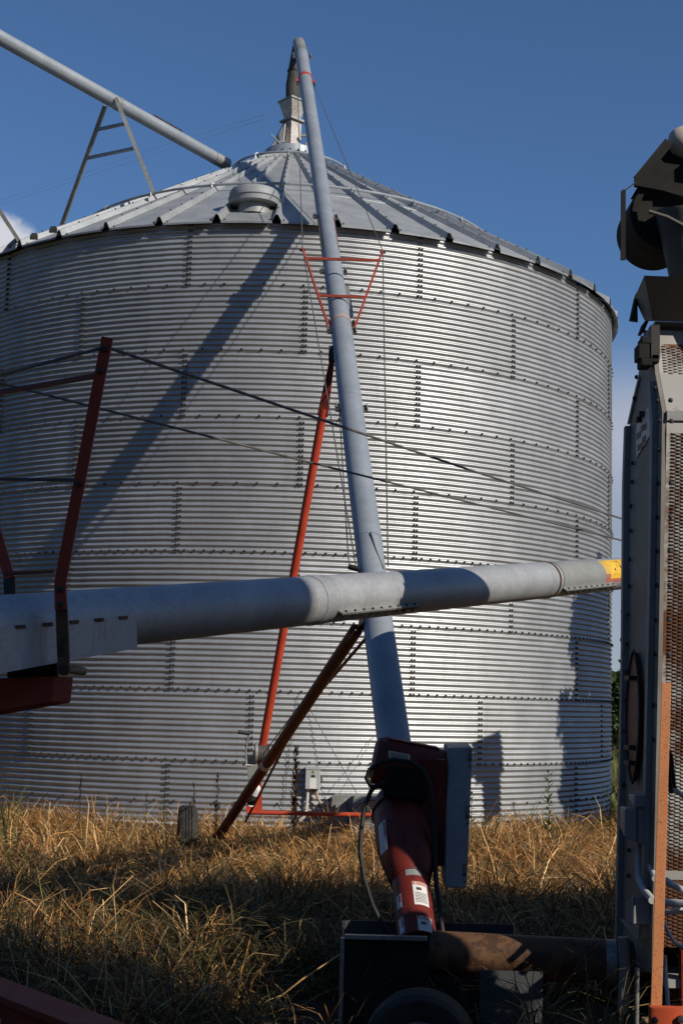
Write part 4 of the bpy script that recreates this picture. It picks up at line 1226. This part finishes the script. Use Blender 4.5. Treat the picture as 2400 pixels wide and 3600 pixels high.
for (xa, ya, xb, yb) in ((2236, 1214, 2275, 1268), (2248, 1190, 2280, 1214), (2246, 1266, 2285, 1292), (2280, 1250, 2310, 1280)):
    pa_, pb2 = V(lerp(V((1.518, 7.100, 3.539)), V((1.628, 7.100, 3.542)), (xa - 2236) / 74)), V(lerp(V((1.518, 7.100, 3.539)), V((1.628, 7.100, 3.542)), (xb - 2236) / 74))
    za = lerp(V((1.518, 7.100, 3.576)), V((1.517, 7.100, 3.421)), (ya - 1190) / 102).z
    zb = lerp(V((1.518, 7.100, 3.576)), V((1.517, 7.100, 3.421)), (yb - 1190) / 102).z
    gb.box((pa_.x, 7.05, zb), (pb2.x, 7.16, za))
gb.build('limit_switch', 'black_shade', dr, .006)
dc = V((1.673, 7.120, 4.245))
dh = MB().lathe(dc, (0, -1, 0), [(-.3, 0), (-.3, .195), (.06, .195), (.07, .185), (.07, .16), (.04, .15), (.04, 0)], 40).build('distributor_drum', 'black_shade', dr)
MB().lathe(V((1.767, 6.980, 4.244)), (V((1.782, 7.050, 3.898)) - V((1.767, 6.980, 4.244))), [(-.02, 0), (0, .165), (.02, .17), (.33, .105), (.36, .10)], 32).build('drum_cone', 'shade_grey', dh)
MB().bar(V((1.494, 6.950, 4.384)), V((1.658, 6.950, 4.597)), .05, .02, (0, -1, 0)).build('drum_cover', 'black_shade', dh)
MB().prism([V((1.519, 7.000, 4.392)), V((1.670, 7.000, 4.599)), V((1.774, 7.000, 4.586)), V((1.773, 7.000, 4.399))], (0, .25, 0)).build('drum_cover', 'black_shade', dh)
MB().prism([V((1.471, 6.900, 4.337)), V((1.471, 6.900, 4.375)), V((1.486, 6.900, 4.386)), V((1.748, 6.900, 4.347)), V((1.747, 6.900, 4.275)), V((1.615, 6.900, 4.313))], (0, .03, 0)).build('head_plate', 'black_shade', dh)
MB().bar(V((1.418, 6.900, 4.308)), V((1.474, 6.900, 4.352)), .006, .006, (0, -1, 0)).build('link_rod', 'dark', dh)
lvp = [V((1.397, 6.900, 3.936)), V((1.421, 6.900, 3.937)), V((1.423, 6.900, 4.305)), V((1.411, 6.900, 4.314)), V((1.399, 6.900, 4.304))]
MB().prism(lvp, (0, .012, 0)).build('lever_bar', 'black_shade', dh)
MB().tube([V((1.532, 6.860, 4.183)), V((1.627, 6.860, 4.155)), V((1.736, 6.860, 4.098))], .010, 10).build('grease_line', 'shade_grey', dh)
dm = V((1.763, 7.000, 4.617))
MB().lathe(dm, (-1, 0, .05), [(.098, 0), (.09, .045), (.07, .068), (.03, .086), (-.05, .09), (-.5, .09), (-.5, 0)], 30).build('drive_motor', paint_mat('beige_motor_paint', (.42, .36, .30), (.50, .44, .38), .5), dr)
MB().box((1.78, 6.93, V((1.744, 7.000, 4.460)).z - .03), (2.2, 7.05, V((1.744, 7.000, 4.531)).z)).build('motor_base', 'dryer', dr)
MB().box((1.9, 6.98, 3.62), (2.0, 7.2, 4.55)).build('head_post', 'grey_sheet', dr)

# ------------------------------------------------------------------ rusty unload auger and its tin hopper
ua = thing('unload_auger', 'rusty brown unload tube running from the dryer to the sheet metal hopper', 'auger', (1.0, 7.55, 0))
u0, u1 = V((0.529, 7.600, 0.353)), V((1.583, 7.450, 0.351))
MB().tube([u0, lerp(u0, u1, .855)], .112, 36).build('tube_section', 'rust', ua)
MB().tube([lerp(u0, u1, .856), lerp(u0, u1, .905)], .1135, 36).build('pale_band', 'galv_old', ua)
MB().tube([lerp(u0, u1, .906), u1 + V((.3, 0, 0))], .112, 36).build('tube_section', 'dark', ua)
hpx = thing('grain_hopper', 'open sheet metal hopper on the ground under the red auger end', 'hopper', (.45, 7.6, 0))
hx0, hx1 = V((0.064, 7.600, 0.414)).x, V((1.018, 7.600, 0.438)).x
hb0, hb1 = 7.42, 8.02
hz = V((0.293, 7.420, 0.444)).z
hxm = V((0.510, 7.420, 0.412)).x
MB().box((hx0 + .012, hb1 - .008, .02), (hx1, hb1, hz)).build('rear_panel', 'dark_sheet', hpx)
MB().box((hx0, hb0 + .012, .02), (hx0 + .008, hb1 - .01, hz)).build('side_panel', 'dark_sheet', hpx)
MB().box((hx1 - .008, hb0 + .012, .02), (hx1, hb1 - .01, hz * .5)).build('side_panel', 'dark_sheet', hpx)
MB().box((hx0 + .01, hb0, .02), (hxm, hb0 + .008, hz)).build('front_panel', 'black_shade', hpx)
MB().box((hxm + .003, hb0, .02), (hx1 - .01, hb0 + .008, .20)).build('front_panel', 'black_shade', hpx)
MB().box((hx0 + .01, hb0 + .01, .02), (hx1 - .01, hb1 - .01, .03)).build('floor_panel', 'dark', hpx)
MB().box((hx0 + .012, hb0 - .028, hz), (hxm - .01, hb0 + .012, hz + .02)).build('rim_angle', 'galv_old', hpx)
MB().box((hx0 - .012, hb0 - .028, .02), (hx0 + .009, hb0 + .011, hz + .004)).build('rim_angle', 'galv_old', hpx)
MB().box((u0.x + .24, hb0 - .05, .05), (u0.x + .56, hb0 - .035, .31)).build('cover_plate', 'dark_sheet', hpx)
# spare wheel in front of the hopper
wt = thing('spare_wheel', 'dark tyre standing in front of the tin hopper at the bottom edge', 'wheel', (V((0.383, 6.000, 0.454)).x, 6.0, 0))
wheel(wt, (V((0.383, 6.000, 0.454)).x, 6.0, .238), (.12, 1, .05), .238, .17)
# timber block by the dryer foot
tag(MB().box((1.52, 6.78, .0), (1.60, 7.05, .17)).build('timber_block', 'wood', None, .006), 'small sunlit timber block at the foot of the dryer', 'wood block')

# ------------------------------------------------------------------ red drawbar in the bottom-left corner
rb = thing('implement_drawbar', 'red steel drawbar crossing the bottom left corner', 'drawbar', (-1.2, 5.0, 0))
r0, r1 = V((-1.564, 5.600, 0.600)), V((-0.421, 4.200, 0.701))
r1 = V((r1.x, r1.y, r0.z))
rd = (r1 - r0).normalized()
rsd = V((0, 0, 1)).cross(rd).normalized()
MB().obox((r0 + r1) / 2 + rsd * .04 - V((0, 0, .1)), (r1 - r0) / 2, rsd * .055, (0, 0, .1)).build('beam', 'red_faded', rb, .008)
MB().obox((r0 + r1) / 2 + rsd * .04 - V((0, 0, .004)), (r1 - r0) / 2, rsd * .075, (0, 0, .012)).build('top_flange', paint_mat('dusty_red_paint', (.22, .03, .016), (.27, .045, .025), .7, dust=(.17, .13, .10)), rb)
for t in (.05, .95):
    c = lerp(r0, r1, t) + rsd * .04
    MB().box((c.x - .04, c.y - .04, 0), (c.x + .04, c.y + .04, c.z - .2)).build('stand_leg', 'red_dark', rb)
MB().obox(lerp(r0, r1, .38) - rsd * .018 - V((0, 0, .10)), rd * .006, rsd * .002, (0, 0, .025)).build('paint_chip', 'sticker', rb)

# ------------------------------------------------------------------ electrics and fan on the bin
eb = V((-0.244, 16.352, 0.777))
ebx = thing('disconnect_box', 'small grey electrical switch box with white label on the bin wall', 'switch box', (eb.x, eb.y, eb.z - .13))
MB().box((eb.x - .088, eb.y - .09, eb.z - .125), (eb.x + .080, eb.y + .05, eb.z + .120)).build('enclosure', 'box_grey', ebx, .004)
MB().box((eb.x - .091, eb.y - .098, eb.z + .098), (eb.x + .083, eb.y - .0, eb.z + .124)).build('hood', 'box_grey', ebx)
MB().box((eb.x - .04, eb.y - .0935, eb.z - .118), (eb.x + .035, eb.y - .0905, eb.z + .0)).build('paper_label', 'white', ebx)
MB().box((eb.x - .022, eb.y - .0935, eb.z + .05), (eb.x + .018, eb.y - .0905, eb.z + .088)).build('yellow_label', 'plate', ebx)
MB().box((eb.x - .012, eb.y - .095, eb.z + .056), (eb.x + .006, eb.y - .0936, eb.z + .082)).build('label_mark', 'print_dark', ebx)
MB().box((eb.x - .02, eb.y - .095, eb.z + .012), (eb.x + .02, eb.y - .0905, eb.z + .035)).build('latch', 'dark', ebx)
MB().tube([(eb.x + .082, eb.y - .04, eb.z + .03), (eb.x + .098, eb.y - .05, eb.z - .01), (eb.x + .10, eb.y - .06, eb.z - .055)], .011, 8).build('switch_handle', 'dark', ebx)
pipe([V((-0.302, 16.324, 0.658)), V((-0.312, 16.323, 0.423)), V((-0.332, 16.310, 0.344)), V((-0.395, 16.303, 0.279)), V((-0.491, 16.293, 0.236)), V((-0.637, 16.292, 0.222))] , .02, 'conduit', 'conduit', ebx)
pts = []
for k in range(26):
    az = math.radians(-3.5 - k * 2.2)
    pts.append((BX + (BR + .035) * math.sin(az), BY - (BR + .035) * math.cos(az), .215 - .0 * k))
pipe([tuple(V((-0.637, 16.292, 0.222)))] + pts, .013, 'conduit', 'conduit', ebx)
pipe([V((-0.211, 16.326, 0.660)), V((-0.188, 16.310, 0.556)), V((-0.133, 16.298, 0.462)), V((-0.066, 16.258, 0.425))], .017, paint_mat('tan_conduit', (.30, .22, .16), (.38, .28, .21), .5), 'flexible_conduit', ebx)
# aeration fan
fc = V((0.424, 15.750, 0.352))
fan = thing('aeration_fan', 'grey aeration fan with round wire guard at the foot of the bin', 'fan', (fc.x, 16.0, 0))
MB().hull8([(fc.x - .50, 16.05, .0), (fc.x + .20, 16.05, .0), (fc.x + .20, 16.55, .0), (fc.x - .50, 16.55, .0), (fc.x - .44, 16.05, .60), (fc.x + .20, 16.05, .60), (fc.x + .20, 16.5, .60), (fc.x - .40, 16.5, .60)]).build('transition', 'galv_old', fan)
MB().prism([(fc.x - .40, 15.98, .0), (fc.x - .40, 15.98, .52), (fc.x - .30, 15.98, .58), (fc.x - .22, 15.98, .0)], (.02, .06, 0)).build('side_rib', 'grey_sheet', fan)
MB().prism([(fc.x - .28, 15.75, .0), (fc.x - .20, 15.75, .62), (fc.x + .18, 15.75, .62), (fc.x + .26, 15.75, .0)], (0, .30, 0)).build('fan_cradle', 'galv_old', fan)
fh = MB().lathe((fc.x, 15.72, fc.z + .01), (0, -1, 0), [(-.30, .225), (.0, .225), (.035, .245), (.04, .235), (.0, .212), (-.28, .212)], 40).build('fan_housing', 'galv_old', fan)
for k in range(9):
    MB().ring((fc.x, 15.69 - .006 * math.cos(k / 9 * 1.5), fc.z + .01), (0, 1, 0), .035 + k * .0215, .0035, 36, 5).build('guard_ring', 'silver', fh)
for k in range(4):
    t = .4 + k * PI / 2
    MB().tube([(fc.x + .03 * math.cos(t), 15.688, fc.z + .01 + .03 * math.sin(t)), (fc.x + .225 * math.cos(t), 15.688, fc.z + .01 + .225 * math.sin(t))], .004, 6).build('guard_spoke', 'silver', fh)
MB().lathe((fc.x, 15.95, fc.z - .01), (0, -1, 0), [(-.1, .105), (.10, .105), (.14, .09), (.15, 0)], 28).build('fan_motor', 'silver', fh)
for k in range(6):
    t = k * PI / 3
    e1 = V((math.cos(t), 0, math.sin(t))); e2 = V((-math.sin(t), .5, math.cos(t))).normalized()
    MB().obox(V((fc.x, 16.0, fc.z)) + e1 * .15, e1 * .055, e2 * .05, e1.cross(e2).normalized() * .003).build('fan_blade', 'grey_sheet', fh)
# wires hanging on the wall
def wavy(a, b, n, amp):
    a, b = V(a), V(b); out = []
    for k in range(n + 1):
        p = lerp(a, b, k / n)
        out.append((p.x + random.uniform(-amp, amp), p.y, p.z))
    return out
tag(pipe(wavy((-0.433, 16.329, 1.726), (-0.607, 16.314, 0.272), 22, .018), .004, 'cable', 'wire', None) if False else MB().tube(wavy((-0.433, 16.329, 1.726), (-0.607, 16.314, 0.272), 22, .018), .004, 6).build('wire', 'cable'), 'kinked dark wire hanging down the bin wall left of the switch box', 'wire')
tag(MB().tube(wavy((0.448, 16.489, 1.262), (0.058, 16.129, 0.615), 16, .012), .0035, 6).build('wire', 'cable'), 'thin kinked wire slanting left down to the aeration fan', 'wire')
tag(MB().tube([(-0.296, 16.345, 1.540), (0.262, 16.121, 0.621)], .004, 6).build('wire', 'cable'), 'straight thin wire slanting right down to the aeration fan', 'wire')
# pull cords from the peak to the left
tag(MB().tube([V((-0.943, 21.000, 10.984)), V((-2.911, 21.500, 10.525)), V((-4.820, 22.000, 10.004)), V((-6.092, 22.300, 9.680))], .0018, 5).build('pull_cord', 'galv_old'), 'upper of two hair-thin cords running left from the bin peak', 'cord', 'pull cords at the peak')
tag(MB().tube([V((-0.862, 20.900, 10.904)), V((-2.893, 21.400, 10.388)), V((-4.794, 21.900, 9.893)), V((-6.061, 22.200, 9.580))], .0018, 5).build('pull_cord', 'galv_old'), 'lower of two hair-thin cords running left from the bin peak', 'cord', 'pull cords at the peak')

# ------------------------------------------------------------------ unseen shed added to the right behind the camera to shade the foreground
sc0 = E1 * 5.46 + E2 * 2.6
shed = thing('shade_shed', 'unseen metal shed added to the right behind the camera to shade the foreground', 'shed', tuple(sc0))
SH, SW, SD = 8.2, 5.0, 12.0
def sp(e, d, z): return sc0 - E1 * e + E2 * d + V((0, 0, z))
MB().hull8([sp(0, 0, -.05), sp(SW, 0, -.05), sp(SW, SD, -.05), sp(0, SD, -.05), sp(0, 0, SH), sp(SW, 0, SH), sp(SW, SD, SH), sp(0, SD, SH)]).build('wall', 'galv_old', shed)
MB().hull8([sp(-.0, -.2, SH), sp(SW + .3, -.2, SH), sp(SW + .3, SD + .2, SH), sp(-.0, SD + .2, SH), sp(-.0, -.2, SH + .06), sp(SW / 2, -.2, SH + 1.2), sp(SW / 2, SD + .2, SH + 1.2), sp(-.0, SD + .2, SH + .06)]).build('roof', 'roof', shed)
MB().hull8([sp(1, -.03, 0), sp(4, -.03, 0), sp(4, -.01, 0), sp(1, -.01, 0), sp(1, -.03, 3.6), sp(4, -.03, 3.6), sp(4, -.01, 3.6), sp(1, -.01, 3.6)]).build('sliding_door', 'box_grey', shed)

# ------------------------------------------------------------------ trees
def tree(name, label, base, h, crown_r, n_leaf, leaf=.09, seed=1, group=None, zc=.62, flat=.8, ncl=110):
    r_ = np.random.default_rng(seed); rnd = random.Random(seed)
    root = thing(name, label, 'tree', base, group)
    base = V(base)
    tr = MB()
    tr.tube([base + V((0, 0, -.1)), base + V((.05, .02, h * .3)), base + V((-.05, .05, h * .62)), base + V((0, 0, h * .85))], [h * .028, h * .022, h * .014, h * .005], 10)
    tips = []
    for k in range(16):
        z0 = h * (.22 + .5 * k / 16)
        a = k * 2.4 + rnd.uniform(-.4, .4)
        L = crown_r * rnd.uniform(.5, .9) * (1 - .45 * k / 16)
        e = base + V((L * math.cos(a), L * math.sin(a), z0 + h * rnd.uniform(.08, .25)))
        s_ = base + V((0, 0, z0))
        tr.tube([s_, lerp(s_, e, .5) + V((0, 0, .06 * h * rnd.random())), e], [h * .010, h * .006, h * .0025], 6)
        tips.append(e); tips.append(lerp(s_, e, .65))
    tips.append(base + V((0, 0, h * .88)))
    tr.build('trunk', 'bark', root)
    cl = []
    for k in range(ncl):
        if k < len(tips): c = tips[k]
        else:
            d = V((r_.normal(), r_.normal(), r_.normal())).normalized() * crown_r * rnd.uniform(.45, 1.0)
            c = base + V((d.x, d.y, h * zc + d.z * h * (1 - zc) / crown_r * flat))
        cl.append((np.array(c), crown_r * rnd.uniform(.08, .24)))
    ids = r_.integers(0, len(cl), n_leaf)
    cs = np.array([c for c, _ in cl])[ids]; rs = np.array([q for _, q in cl])[ids]
    off = r_.normal(size=(n_leaf, 3)); off /= np.linalg.norm(off, axis=1)[:, None]
    off *= (r_.random(n_leaf) ** .45)[:, None] * rs[:, None]
    pos = cs + off
    u = r_.normal(size=(n_leaf, 3)); u /= np.linalg.norm(u, axis=1)[:, None]
    w = r_.normal(size=(n_leaf, 3)); w -= u * (u * w).sum(1)[:, None]; w /= np.linalg.norm(w, axis=1)[:, None]
    s_ = leaf * r_.uniform(.6, 1.3, n_leaf)
    vv = np.stack([pos - u * s_[:, None], pos + w * s_[:, None] * .45, pos + u * s_[:, None], pos - w * s_[:, None] * .45], 1).reshape(-1, 3) - np.array(base)
    ff = np.arange(n_leaf * 4).reshape(-1, 4)
    raw_obj('crown', raw_mesh('crown', vv, ff, 'leaf'), root)
    return root
tree('elm_tree', 'leafy tree out of view on the right shading the side of the bin', (7.12, 16.3, 0), 6.5, 1.7, 24000, .12, 3, zc=.44, flat=1.0, ncl=240)
sp_ = E1 * 5.93 + E2 * .7  # unseen tree added only to dapple the light on the foreground
tree('dapple_tree', 'unseen slender tree added right of the camera to dapple the foreground', (sp_.x, sp_.y, 0), 5.3, .42, 900, .085, 31, zc=.78, flat=1.0, ncl=22)
bg_ = [(7.0, 38, 2.9, 1.7, 11), (9.0, 40, 3.3, 2.0, 12), (11.8, 42, 3.6, 2.1, 14), (14.5, 44, 4.0, 2.3, 15)]
labs = ['dark leafy tree just right of the bin in the background', 'dark tree behind the dryer, second from the bin', 'dark tree behind the dryer, third from the bin', 'dark tree behind the dryer, farthest from the bin']
for (x, y, h, cr, sd_), lb in zip(bg_, labs):
    tree('hedge_tree', lb, (x, y, 0), h, cr, 14000, .10, sd_, 'trees beyond the bin', zc=.5, flat=1.0)

def sky_block_trees():  # unseen tree belt added to block low sky and deepen the shade
    r_ = np.random.default_rng(77); n = 52000
    u = r_.uniform(0, 1, n)
    seg_ = r_.random(n) < .55
    x = np.where(seg_, r_.uniform(-45, 34, n), r_.uniform(-27, -22, n))
    y = np.where(seg_, r_.uniform(-30, -24, n), r_.uniform(-30, 26, n))
    top = 9.5 + 1.6 * np.sin(.35 * x + .5 * y) + 1.1 * np.sin(.9 * x - .7 * y)
    z = top * r_.random(n) ** .8
    pos = np.stack([x, y, z], 1)
    a_ = r_.normal(size=(n, 3)); a_ /= np.linalg.norm(a_, axis=1)[:, None]
    w = r_.normal(size=(n, 3)); w -= a_ * (a_ * w).sum(1)[:, None]; w /= np.linalg.norm(w, axis=1)[:, None]
    sz = r_.uniform(.3, .6, n)[:, None]
    vv = np.stack([pos - a_ * sz, pos + w * sz * .5, pos + a_ * sz, pos - w * sz * .5], 1).reshape(-1, 3)
    return raw_obj('sky_block_trees', raw_mesh('sky_block_trees', vv, np.arange(n * 4).reshape(-1, 4), 'leaf'), None, 'stuff')
wb = sky_block_trees(); wb['label'] = 'unseen leafy belt added behind and left of the camera to block low sky'; wb['category'] = 'trees'

# ------------------------------------------------------------------ dry grass and weeds
def blades(n, xr, yr, hmin, hmax, width, lean, mat, name, label_kind='stuff', mask=None, seed=5, lie=0.0, spread=2.4, lift=0.0):
    """bent ribbon blades; a share of them is folded over or lies on the mat"""
    r_ = np.random.default_rng(seed)
    x = r_.uniform(*xr, n); y = r_.uniform(*yr, n)
    keep = (np.hypot(x - BX, y - BY) > BR + .06)
    if mask is not None: keep &= mask(x, y, r_)
    x, y = x[keep], y[keep]; n = len(x)
    big = .5 + .5 * np.sin(1.9 * x + 1.4 * np.sin(1.3 * y)) * np.cos(2.3 * y + 1.1 * np.sin(1.7 * x))
    small = .5 + .5 * np.sin(6.3 * x + 2.1 * np.sin(4.7 * y)) * np.cos(7.1 * y + 1.8 * np.sin(5.1 * x))
    clump = .55 * big + .45 * small
    h = (hmin + (hmax - hmin) * r_.random(n) ** 1.7) * (.55 + .75 * clump)
    fld = 3.0 * np.sin(1.7 * x + 1.3 * np.sin(2.1 * y)) + 3.0 * np.cos(2.2 * y + 1.9 * np.sin(1.3 * x)) + 2 * small
    az = fld + r_.normal(0, spread, n)
    lying = r_.random(n) < lie
    t0 = np.abs(r_.normal(0, .22, n)) + lean * .25            # tilt at the root
    t0 = np.where(lying, r_.uniform(.9, 1.45, n), t0)
    k1 = lean * r_.uniform(.1, .6, n); k2 = lean * r_.uniform(.1, 1.0, n) + (r_.random(n) < .22) * r_.uniform(.8, 1.9, n)
    t1 = t0 + k1; t2 = t1 + k2
    dx, dy = np.cos(az), np.sin(az)
    z0 = hump(x, y) - .03 + lift * clump * r_.random(n) + np.where(lying, r_.random(n) * (.05 + .16 * clump), 0)
    p = np.stack([x, y, z0], 1)
    pts = [p]
    for tt, f in ((t0, .4), (t1, .33), (t2, .27)):
        L = h * f
        tw = r_.normal(0, .35, n)
        p = p + np.stack([np.cos(az + tw) * np.sin(tt) * L, np.sin(az + tw) * np.sin(tt) * L, np.cos(tt) * L], 1)
        p[:, 2] = np.maximum(p[:, 2], .01)
        pts.append(p)
    wd = width * r_.uniform(.5, 1.5, n)
    wa = az + PI / 2 + r_.normal(0, .6, n)
    wx = np.stack([np.cos(wa), np.sin(wa), r_.normal(0, .25, n)], 1)
    vs = []
    for p, k in zip(pts, (.9, 1.0, .75, .15)):
        vs.append(p - wx * (wd * k / 2)[:, None]); vs.append(p + wx * (wd * k / 2)[:, None])
    vv = np.stack(vs, 1).reshape(-1, 3)
    b = (np.arange(n) * 8)[:, None]
    f = np.concatenate([b + np.array([0, 1, 3, 2]), b + np.array([2, 3, 5, 4]), b + np.array([4, 5, 7, 6])], 1).reshape(-1, 4)
    return raw_obj(name, raw_mesh(name, vv, f, mat), None, label_kind)
def stuff_tag(o, label, cat):
    o['label'] = label; o['category'] = cat; o['kind'] = 'stuff'
def view(x, y, r_):     # the wedge of ground the picture can show, with a margin
    trodden = (x > -.35) & (x < 1.9) & (y < 8.05) & (r_.random(len(x)) < .93)           # worked ground round the hopper
    rut = (np.abs(x + 1.55) < .40) & (y > 12.3) & (y < 14.3) & (r_.random(len(x)) < .62)   # in front of the auger wheel
    return (np.abs(x) < .262 * y + 1.0) & (y > 6.6) & ~trodden & ~rut
stuff_tag(blades(110000, (-6, 5.2), (6.8, 18.5), .12, .42, .0050, .8, 'straw', 'dry_grass', mask=lambda x, y, r_: view(x, y, r_) & (r_.random(len(x)) < np.clip((y - 7.5) / 3.5, .3, 1)), seed=5, lie=.45), 'matted golden dry grass covering the ground in front of the bin', 'grass')  # golden blades thinned up close: foreground shade put into the grass tone
stuff_tag(blades(110000, (-6, 5.2), (6.8, 18.5), .14, .42, .0052, 1.0, 'straw_grey', 'faded_grass', mask=view, seed=6, lie=.5), 'flattened greyish dead grass between the golden stalks', 'grass')
def tussocks(nt_, per, mat, name, seed, Lmin, Lmax, width, keep_=lambda x, y, r_: r_.random(len(x)) < np.clip((y - 8.2) / 3.2, .22, 1)):  # keep_ shifts the tone by distance, darkening the foreground in place of shade
    """bunches of long blades that fountain out and fall to one side"""
    r_ = np.random.default_rng(seed)
    cx = r_.uniform(-6, 5.2, nt_ * 3); cy = r_.uniform(6.8, 18.2, nt_ * 3)
    k = view(cx, cy, r_) & (np.hypot(cx - BX, cy - BY) > BR + .15) & keep_(cx, cy, r_)
    cx, cy = cx[k][:nt_], cy[k][:nt_]
    m = len(cx)
    size = r_.uniform(.6, 1.3, m); fall = r_.uniform(0, 2 * PI, m); trod = r_.random(m) ** 2 * 1.1
    i = np.repeat(np.arange(m), per); n = len(i)
    x = cx[i] + r_.normal(0, .05, n) * size[i]; y = cy[i] + r_.normal(0, .05, n) * size[i]
    az = r_.uniform(0, 2 * PI, n)
    hx = np.cos(az) + trod[i] * 1.6 * np.cos(fall[i]); hy = np.sin(az) + trod[i] * 1.6 * np.sin(fall[i])
    az = np.arctan2(hy, hx)
    L = r_.uniform(Lmin, Lmax, n) * size[i]
    t = r_.uniform(.05, .5, n) + trod[i] * .5
    p = np.stack([x, y, hump(x, y) - .03], 1)
    pts = [p]
    for f in (.34, .28, .22, .16):
        p = p + np.stack([np.cos(az) * np.sin(t), np.sin(az) * np.sin(t), np.cos(t)], 1) * (L * f)[:, None]
        p[:, 2] = np.maximum(p[:, 2], .012 + .05 * r_.random(n))
        pts.append(p)
        t = np.minimum(t + r_.uniform(.15, .85, n), 2.5); az = az + r_.normal(0, .22, n)
    wd = width * r_.uniform(.5, 1.5, n)
    wa = az + PI / 2 + r_.normal(0, .5, n)
    wx = np.stack([np.cos(wa), np.sin(wa), r_.normal(0, .3, n)], 1)
    vs = []
    for p, kk in zip(pts, (.9, 1.0, .9, .6, .15)):
        vs.append(p - wx * (wd * kk / 2)[:, None]); vs.append(p + wx * (wd * kk / 2)[:, None])
    vv = np.stack(vs, 1).reshape(-1, 3)
    b = (np.arange(n) * 10)[:, None]
    f = np.concatenate([b + np.array([q, q + 1, q + 3, q + 2]) for q in (0, 2, 4, 6)], 1).reshape(-1, 4)
    return raw_obj(name, raw_mesh(name, vv, f, mat), None, 'stuff')
stuff_tag(tussocks(1250, 42, 'straw', 'grass_tussocks', 41, .28, .64, .0064), 'long golden tussocks of dead grass flopping over one another', 'grass')
stuff_tag(tussocks(1250, 40, 'straw_grey', 'dull_tussocks', 42, .28, .66, .0062, lambda x, y, r_: r_.random(len(x)) < np.clip(1.25 - (y - 8) / 6, .25, 1)), 'dull brownish tussocks set thicker in the foreground to stand in for shade', 'grass')
def tufts(x, y, r_):
    return view(x, y, r_) & (np.sin(1.9 * x + 1.4 * np.sin(1.3 * y)) * np.cos(2.3 * y + 1.1 * np.sin(1.7 * x)) > .35)
stuff_tag(blades(24000, (-6, 5.2), (6.8, 16.5), .45, .85, .0068, 1.1, 'straw', 'long_straw', mask=tufts, seed=17, lie=.35), 'long bent straws arching out of the grass tufts', 'grass')
def nearbin(x, y, r_):
    d = np.hypot(x - BX, y - BY) - BR
    return view(x, y, r_) & (d < 1.0 + r_.random(len(x)) * .9)
stuff_tag(blades(26000, (-6, 5.2), (14.5, 21), .20, .52, .0055, .6, 'straw', 'tall_grass', mask=nearbin, seed=8, lie=.15), 'taller dry grass standing along the foot of the bin', 'grass')
def greenm(x, y, r_):
    return view(x, y, r_) & (r_.random(len(x)) < .5 * (1 + np.sin(1.3 * x + 2) * np.cos(.9 * y + 1)) * .6)
stuff_tag(blades(11000, (-6, 5.2), (7.2, 17.5), .30, .70, .0065, .6, 'grass_green', 'green_grass', mask=greenm, seed=9), 'scattered green grass blades among the dry grass', 'grass')
def rightm(x, y, r_):
    return (x > .19 * y) & (x < .27 * y)
stuff_tag(blades(26000, (2.8, 11), (16.5, 40), .30, 1.0, .016, .6, 'grass_green', 'green_weeds', mask=rightm, seed=10), 'lush green weeds growing between the bin and the dryer', 'weeds')
stuff_tag(blades(9000, (2.8, 11), (15.5, 36), .3, .95, .010, .6, 'straw', 'brown_weeds', mask=rightm, seed=12), 'tall brown weeds among the green ones right of the bin', 'weeds')
def leftm(x, y, r_):
    return (x < -.222 * y) & (x > -.262 * y)
stuff_tag(blades(420, (-5, -2.4), (11.5, 16.2), .7, 1.25, .011, .5, 'grass_green', 'tall_green_grass', mask=leftm, seed=14), 'tall green grass at the left edge in front of the bin', 'grass')

# single weeds
def stalk_weed(name, label, base, h, mat, seed, leaf_n, leaf_l, spike):
    rnd = random.Random(seed)
    root = thing(name, label, 'weed', base)
    base = V(base)
    MB().tube([base, base + V((.01, 0, h * .5)), base + V((.0, .01, h))], [.007, .005, .002], 6).build('stem', mat, root)
    lf = MB()
    for k in range(leaf_n):
        t = rnd.uniform(.25 if spike else .08, 1)
        c = base + V((0, 0, h * t))
        a = rnd.uniform(0, 2 * PI)
        d = V((math.cos(a), math.sin(a), rnd.uniform(.6, 1.6) if spike else rnd.uniform(-.3, .9))).normalized()
        L = leaf_l * rnd.uniform(.6, 1.2) * (1 - .5 * t)
        sd2 = d.cross(V((0, 0, 1))).normalized() * L * .17
        lf._add([c, c + d * L * .5 + sd2, c + d * L, c + d * L * .5 - sd2], [(0, 1, 2, 3)])
    lf.build('leaves', mat, root)
    return root
wd = V((-0.417, 15.147, 0.020))
stalk_weed('dock_stalk', 'dark brown seed stalk standing beside the switch box', (V((-0.422, 15.200, 0.340)).x, 15.2, 0), 1.18, 'dock', 3, 190, .12, True)
stalk_weed('young_weed', 'upright green weed in front of the bin near its right side', (V((2.294, 15.200, 0.262)).x, 15.2, 0), .95, 'weed', 4, 120, .14, False)
stalk_weed('young_weed', 'small green weed just right of the belt guard', (V((1.401, 14.500, 0.532)).x, 14.5, 0), .75, 'weed', 6, 70, .13, False)
stalk_weed('dry_stalk', 'dry brown stalk to the left of the auger wheel', (V((-1.268, 15.400, 0.392)).x, 15.4, 0), .85, 'dock', 8, 60, .10, True)
for k, (xp, hh, lab) in enumerate(((722, .75, 'thin dry seed stalk between the auger wheel and the red arm'), (330, .8, 'thin dry seed stalk by the bin foot at far left'), (560, .6, 'short dry seed stalk left of the auger wheel'))):
    stalk_weed('dry_stalk', lab, ((xp - 1200) / 4900 * 15.6 - .02, 15.6, 0), hh, 'dock', 20 + k, 40, .08, True)
